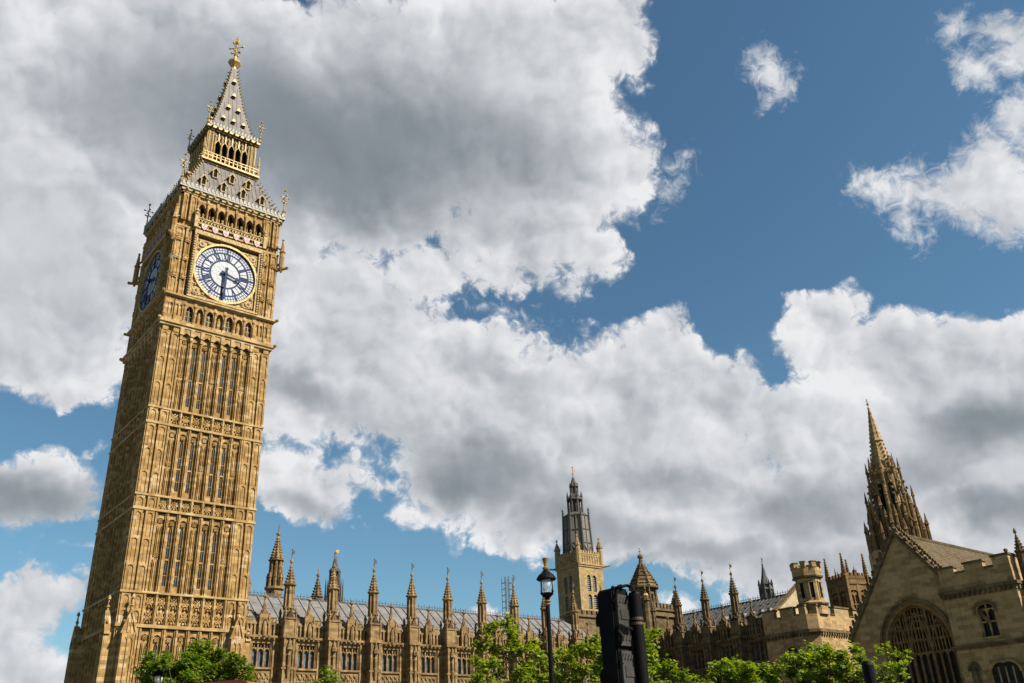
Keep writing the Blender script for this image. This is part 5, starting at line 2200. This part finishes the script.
flat('ground', -4000, 4000, -4000, 6000, 0.0, M['paving'])
flat('lawn', -60, 60, 33.5, 62, 0.004, M['grass'])
flat('road', -400, 400, 25.6, 32.2, 0.008, M['asphalt'])
k = MB()
k.box(-400, 400, 25.3, 25.6, 0, .13)
k.box(-400, 400, 32.2, 32.5, 0, .13)
struct(k.build('kerb', M['paving']))
k = MB()
for i in range(-40, 40):
    k.box(i * 6, i * 6 + 3, 28.85, 28.97, .012, .016)
struct(k.build('road_markings', M['white']))


def ray(px, py):
    d = cam_fwd * F_PX + cam_x * (px - 512) - cam_up * (py - 341.5)
    return d.normalized()


def at(px, py, dist):
    """point seen there at this distance over the ground"""
    d = ray(px, py)
    return EYE + d * (dist / math.hypot(d.x, d.y))


# ------------------------------------------------------------------ street lamps
def street_lamp(p, top, label):
    """p foot, top height of the finial"""
    root = thing('street_lamp', (p.x, p.y, 0), 0, label, 'street lamp', 'old street lamps')
    s = top / 6.87
    h = lambda z: top - (6.87 - z) * s
    q = MB()
    q.lathe(0, 0, [(0, .3), (.25, .3), (.3, .2), (1.0, .17), (1.1, .2), (1.2, .1), (h(5.75), .062), (h(5.78), .09)], 10, 0)
    q.build('post', M['black'], root, smooth=False)
    c = MB()
    for z in (h(5.6), h(5.68)):
        c.lathe(0, 0, [(z, .07), (z + .03, .105), (z + .06, .07)], 10, 0)
    c.build('gold_collar', M['brass'], root)
    b = MB()
    b.lathe(0, 0, [(h(5.78), .05), (h(5.86), .16), (h(5.9), .2), (h(5.94), .12)], 10, 0)
    for k in range(4):
        t = math.pi / 4 + math.pi / 2 * k
        c0, s0 = math.cos(t), math.sin(t)
        b.rod((.1 * c0, .1 * s0, h(5.84)), (.24 * s * c0, .24 * s * s0, h(5.93)), .025, 5)
        b.rod((.24 * s * c0, .24 * s * s0, h(5.93)), (.235 * s * c0, .235 * s * s0, h(6.28)), .02, 5)
        b.ball(.25 * s * c0, .25 * s * s0, h(5.95), .035)
    b.build('lantern_frame', M['black'], root)
    g_ = MB()
    g_.lathe(0, 0, [(h(5.98), .08), (h(6.02), .15 * s), (h(6.12), .2 * s), (h(6.28), .205 * s)], 14, 0)
    g_.build('glass_bowl', M['lampglass'], root, smooth=True)
    d = MB()
    d.lathe(0, 0, [(h(6.26), .28 * s), (h(6.29), .315 * s), (h(6.32), .3 * s), (h(6.40), .24 * s), (h(6.47), .13 * s), (h(6.5), .12 * s), (h(6.53), .07 * s)], 16, 0)
    d.build('dome_cap', M['black'], root, smooth=False)
    f = MB()
    f.lathe(0, 0, [(h(6.52), .06 * s), (h(6.56), .1 * s), (h(6.6), .1 * s), (h(6.63), .05 * s), (h(6.7), .06 * s), (h(6.8), .09 * s), (h(6.84), .1 * s), (h(6.86), .05 * s)], 10, 0)
    f.build('gold_finial', M['brass'], root)
    root.scale = (.86, .86, 1)
    return root


street_lamp(at(552, 683, 24.3), 1.7 + (at(544, 557.5, 24.3).z - 1.7), 'black and gold street lamp with glass bowl, in front of the sunlit palace range')
street_lamp(at(158, 683, 32.7), at(157, 660.5, 32.7).z, 'black street lamp half hidden in leaves at the foot of the clock tower')


# ------------------------------------------------------------------ traffic signal seen from behind
def signal():
    D = 7.0
    p = at(638.8, 640, D)
    ztop = at(635, 592.5, D).z
    post = thing('signal_post', (p.x, p.y, 0), 0, 'thick black signal post with an orange tape band, beside the signal head', 'post')
    q = MB()
    q.lathe(0, 0, [(0, .047), (ztop - .015, .047), (ztop, .04)], 20, 0)
    q.build('tube', M['black'], post, smooth=False)
    zb = at(636, 624, D).z
    b = MB()
    for z in (zb, zb + .035):
        b.lathe(0, 0, [(z - .01, .0465), (z - .01, .049), (z + .01, .049), (z + .01, .0465)], 20, 0)
    b.build('tape_band', M['orange'], post)
    # the signal head, a tall box turned away
    c = at(616.5, 640, D)
    zt = at(612, 591.5, D).z
    root = thing('traffic_signal', (c.x, c.y, zt - 1.25), R(46), 'black traffic signal head seen from behind, strapped to the thick black post', 'traffic signal')
    hw, hd, H = .09, .078, 1.25
    m = MB()
    m.box(-hw, hw, -hd, hd, 0, H - .02)
    m.prism([(-hw, H - .02), (hw, H - .02), (hw - .03, H + .012), (-hw + .03, H + .012)], -hd, hd)
    m.build('housing', M['blackmatt'], root)
    bk = MB()
    for i in range(3):
        z0 = .03 + i * .405
        bk.box(-hw + .012, hw - .012, -hd - .022, -hd, z0, z0 + .37)
        bk.box(-.05, .05, -hd - .028, -hd - .022, z0 + .19, z0 + .26)
        for j in range(5):
            x = -.07 + j * .035
            bk.bar((x - .012, z0 + .31), (x + .012, z0 + .345), .012, -hd - .03, -hd - .022)
            bk.bar((x - .012, z0 + .04), (x + .012, z0 + .075), .012, -hd - .03, -hd - .022)
        for x in (-.075, .075):
            for z in (z0 + .15, z0 + .29):
                bk.box(x - .01, x + .01, -hd - .03, -hd - .022, z - .01, z + .01)
    bk.build('back_cover', M['grey'], root)
    bd = MB()
    bd.box(-hw - .012, -hw - .003, -hd + .01, hd - .03, .0, H - .01)
    bd.build('side_board', M['blackmatt'], root)
    for i in range(3):
        v = MB()
        zc = .22 + i * .405
        pr = [(.085 * math.cos(t), zc + .085 * math.sin(t)) for t in [math.pi * (j / 8) for j in range(-1, 10)]]
        po = [(.093 * math.cos(t), zc + .093 * math.sin(t)) for t in [math.pi * (j / 8) for j in range(-1, 10)]]
        v.strip(pr, po, hd, hd + .035)
        o = v.build('visor', M['blackmatt'], root)
        l = MB()
        l.prism([(.083 * math.cos(j * math.pi / 8), zc + .083 * math.sin(j * math.pi / 8)) for j in range(16)], hd, hd + .012)
        l.build('lens', plain('signal lens', ((.03, .12, .05), (.2, .1, .01), (.2, .01, .01))[i], .2), o)
    # bracket, cable loop and strap
    wp = root.matrix_basis.copy()
    wp = Matrix.Translation(root.location) @ Matrix.Rotation(R(46), 4, 'Z')
    inv = wp.inverted()

    def loc(px, py, dd):
        return tuple(inv @ at(px, py, dd))
    s = MB()
    P = [loc(607, 593, D), loc(613, 588.5, D - .09), loc(619, 587.5, D - .1), loc(626, 585.5, D), loc(632, 586.5, D), loc(634, 592, D - .08)]
    for a_, b_ in zip(P, P[1:]):
        s.rod(a_, b_, .012, 6)
    P = [loc(618, 589, D - .1), loc(616, 596, D - .12), loc(613, 602, D - .12)]
    for a_, b_ in zip(P, P[1:]):
        s.rod(a_, b_, .012, 6)
    for px, py in ((613, 588), (619, 587), (621, 586.5)):
        s.ball(*loc(px, py, D - .1), .018)
    s.build('strap', M['blackmatt'], root)
    s = MB()
    P = [loc(632, 629, D - .05), loc(626, 628, D - .1), loc(620, 625, D - .13), loc(618, 631, D - .13), loc(622, 636, D - .13), loc(621, 642, D - .13), loc(618, 646, D - .11)]
    for a_, b_ in zip(P, P[1:]):
        s.rod(a_, b_, .013, 6)
    s.build('cable_loop', M['blackmatt'], root)
    br = MB()
    for px, py in ((631, 627), (638, 672)):
        br.rod(loc(px - 8, py, D), loc(px + 3, py, D), .02, 6)
    br.build('bracket', M['black'], root)


signal()


def bollard_post():
    D = 10.0
    p = at(869, 672, D)
    z = at(868, 661, D).z
    q = MB()
    q.lathe(0, 0, [(0, .06), (z - .04, .058), (z, .04)], 14, 0)
    o = q.build('signal_post', M['black'])
    o.location = (p.x, p.y, 0)
    tag(o, 'plain black post top sticking up among leaves below the great arched window', 'post')


bollard_post()


# ------------------------------------------------------------------ red bus, only its roof in view
def bus():
    D = 28.8
    c = at(218, 683, D)
    root = thing('red_bus', (c.x, c.y, 0), R(-20), 'red double decker bus passing at the foot of the clock tower, only its roof showing', 'bus')
    zt = at(218, 681.2, D).z
    hw, L = 1.26, 10.2
    pr = [(-hw, .35), (-hw, zt - .45), (-hw + .06, zt - .2), (-hw + .3, zt - .06), (-.5, zt), (.5, zt), (hw - .3, zt - .06), (hw - .06, zt - .2), (hw, zt - .45), (hw, .35)]
    b = MB()
    b.prism(pr, 0, L)
    b.build('body', M['bus'], root)
    w = MB()
    w.box(-hw + .12, hw - .12, -.02, .0, zt - 1.35, zt - .55)
    w.build('upper_windscreen', M['black'], root)
    w = MB()
    w.box(-hw + .12, hw - .12, -.02, .0, 1.1, 2.2)
    w.build('windscreen', M['black'], root)
    for s in (-1, 1):
        for z0 in (1.25, zt - 1.3):
            w = MB()
            w.box(s * hw, s * (hw + .015), .5, L - .5, z0, z0 + .75)
            w.build('side_windows', M['black'], root)
        for y in (2.2, 7.6):
            w = MB()
            w.m = lambda x, yy, z, s=s, y=y: (s * (hw - .16 + yy), y + x, .5 + z)
            w.prism([(.5 * math.cos(j * math.pi / 10), .5 * math.sin(j * math.pi / 10)) for j in range(20)], -.12, .17)
            o = w.build('wheel', M['blackmatt'], root)
            r = MB()
            r.m = w.m
            r.prism([(.27 * math.cos(j * math.pi / 8), .27 * math.sin(j * math.pi / 8)) for j in range(16)], .17, .18)
            r.build('rim', M['grey'], o)
        h = MB()
        h.m = lambda x, yy, z, s=s: (s * .95 + x, -.03 + yy, .75 + z)
        h.prism([(.13 * math.cos(j * math.pi / 8), .13 * math.sin(j * math.pi / 8)) for j in range(16)], 0, .03)
        h.build('headlight', M['white'], root)
    w = MB()
    w.box(-.7, .7, -.025, .0, 2.35, 2.75)
    w.build('destination_blind', M['black'], root)


bus()


# ------------------------------------------------------------------ trees
def leaf(V, F, c, size, rg):
    """a five lobed leaf, slightly cupped, at c"""
    q = Vector((rg.gauss(0, .55), rg.gauss(0, .55), 1)).normalized()
    a = q.orthogonal().normalized()
    a = (Matrix.Rotation(rg.uniform(0, 6.283), 3, q) @ a)
    b = q.cross(a)
    k = len(V)
    V.append(tuple(c - q * size * .05))
    n = 10
    rad = (.34, .5, .3, .48, .28, .62, .28, .48, .3, .5)
    for i in range(n):
        t = 2 * math.pi * i / n
        r = size * rad[i]
        V.append(tuple(c + a * (r * math.cos(t)) + b * (r * math.sin(t)) - q * (r * r / size * .35)))
    for i in range(n):
        F.append((k, k + 1 + i, k + 1 + (i + 1) % n))


def tree(clumps, dist, trunk_px, label, seed, mat, lsize=.2, dens=1.0, name='plane_tree', group='young trees along the pavement', twiggy=False):
    """crown of leaf clumps seen at (px, py, radius px), each at its own distance; tapered trunk and limbs"""
    rg = random.Random(seed)
    base = at(trunk_px, 683, dist)
    root = thing(name, (base.x, base.y, 0), 0, label, 'tree', group)
    V, F = [], []
    T = MB()
    o = Vector((base.x, base.y, 0))
    cs = []
    for px, py, r in clumps:
        d = dist + rg.uniform(-1.0, 1.0)
        c = at(px, py, d)
        cs.append((c - o, r * d / F_PX * 1.08))
    low = min(c.z for c, r in cs)
    fork = max(1.9, low - 1.2)
    T.rod((0, 0, 0), (0.05, 0, fork), .16, 9, .12)
    T.rod((0, 0, 0), (0, 0, .25), .24, 9, .16)
    mids = []
    for c, r in cs:
        # limb to the clump, in two bends
        start = Vector((.03, 0, fork - rg.uniform(0, .5)))
        m1 = start.lerp(c, .45) + Vector((rg.uniform(-.2, .2), rg.uniform(-.2, .2), rg.uniform(.0, .35)))
        T.rod(start, m1, .05, 6, .03)
        T.rod(m1, c, .03, 5, .012)
        n = max(5, int(60 * r * r * dens / (lsize * lsize) * .8))
        nt = max(3, int(r * 9))
        tw = []
        for _ in range(nt):
            e = Vector((rg.gauss(0, 1), rg.gauss(0, 1), rg.gauss(0, 1) * .8 + .15)).normalized() * r * rg.uniform(.6, 1.12)
            T.rod(c - e * .05, c + e, .016, 4, .005)
            tw.append(e)
        for _ in range(n):
            e = rg.choice(tw)
            f = rg.uniform(.35, 1.05) ** .7
            p = c + e * f + Vector((rg.gauss(0, 1), rg.gauss(0, 1), rg.gauss(0, .8))) * (r * .17 + .05)
            leaf(V, F, p, lsize * rg.uniform(.5, 1.1), rg)
    T.build('trunk', M['bark'], root)
    me = bpy.data.meshes.new('crown')
    me.from_pydata(V, [], F)
    me.materials.append(mat)
    cr = bpy.data.objects.new('crown', me)
    COL.objects.link(cr)
    cr.parent = root
    return root


def fill(x0, x1, top, y1, step, rg):
    """clumps that fill the crown from its uneven top line down to y1"""
    out = []
    x = x0
    while x <= x1:
        t = top(x)
        y = t + step * .6
        while y < y1:
            out.append((x + rg.uniform(-.35, .35) * step, y + rg.uniform(-.3, .3) * step, step * rg.uniform(.55, .8)))
            y += step
        x += step
    return out


def lerp_line(P):
    def f(x):
        for (xa, ya), (xb, yb) in zip(P, P[1:]):
            if xa <= x <= xb:
                return ya + (yb - ya) * (x - xa) / (xb - xa)
        return P[0][1] if x < P[0][0] else P[-1][1]
    return f


tr = random.Random(11)
tree(fill(152, 258, lerp_line([(148, 664), (165, 650), (190, 644), (215, 646), (240, 655), (262, 674)]), 740, 14, tr), 33.6, 204,
     'dense green young tree at the foot of the clock tower, behind the red bus roof', 3, M['leafdark'], .17, 1.15)
tree([(327, 676, 8), (333, 682, 8), (322, 690, 10), (335, 695, 11), (327, 708, 12), (320, 722, 12), (338, 722, 12)], 34.5, 328,
     'small tree top just peeking up below the first windows of the sunlit range', 4, M['leafdark'], .2, 1.0)
tree([(482, 645, 9), (492, 630, 8), (505, 627, 8), (516, 634, 8), (512, 645, 8), (499, 652, 9), (487, 664, 11), (478, 676, 10), (520, 655, 10), (531, 647, 9)] +
     fill(500, 600, lerp_line([(495, 668), (520, 660), (545, 655), (570, 645), (585, 638), (605, 640)]), 745, 14, tr), 33.8, 548,
     'loose bright green tree with long leafy shoots behind the street lamp', 5, M['leaf'], .175, .95)
tree([(640, 630, 9), (652, 634, 9), (648, 645, 10)] + fill(612, 678, lerp_line([(606, 640), (630, 650), (650, 650), (668, 664), (684, 678)]), 745, 13, tr), 33.2, 645,
     'bright green tree behind the traffic signal and its post', 6, M['leaf'], .175, .95)
tree(fill(694, 768, lerp_line([(690, 676), (705, 664), (725, 656), (745, 658), (768, 668)]), 745, 13, tr), 33.4, 730,
     'rounded bright green tree below the gold tipped pinnacles', 7, M['leaf'], .175, 1.05)
tree(fill(768, 862, lerp_line([(762, 672), (780, 662), (800, 650), (815, 640), (830, 644), (850, 652), (868, 664)]), 745, 13, tr), 33.9, 815,
     'broad bright green tree in front of the battlemented block with the turret', 8, M['leaf'], .175, 1.1)
tree([(858, 648, 7), (878, 652, 4), (892, 650, 5), (885, 664, 6), (898, 668, 6), (908, 656, 4), (880, 678, 8), (895, 682, 7), (866, 672, 8), (875, 693, 9), (905, 676, 4), (890, 700, 10), (870, 712, 11), (915, 690, 4)], 32.9, 880,
     'sparse twiggy tree with few leaves in front of the great arched window', 9, M['leaf'], .17, .75, twiggy=True)
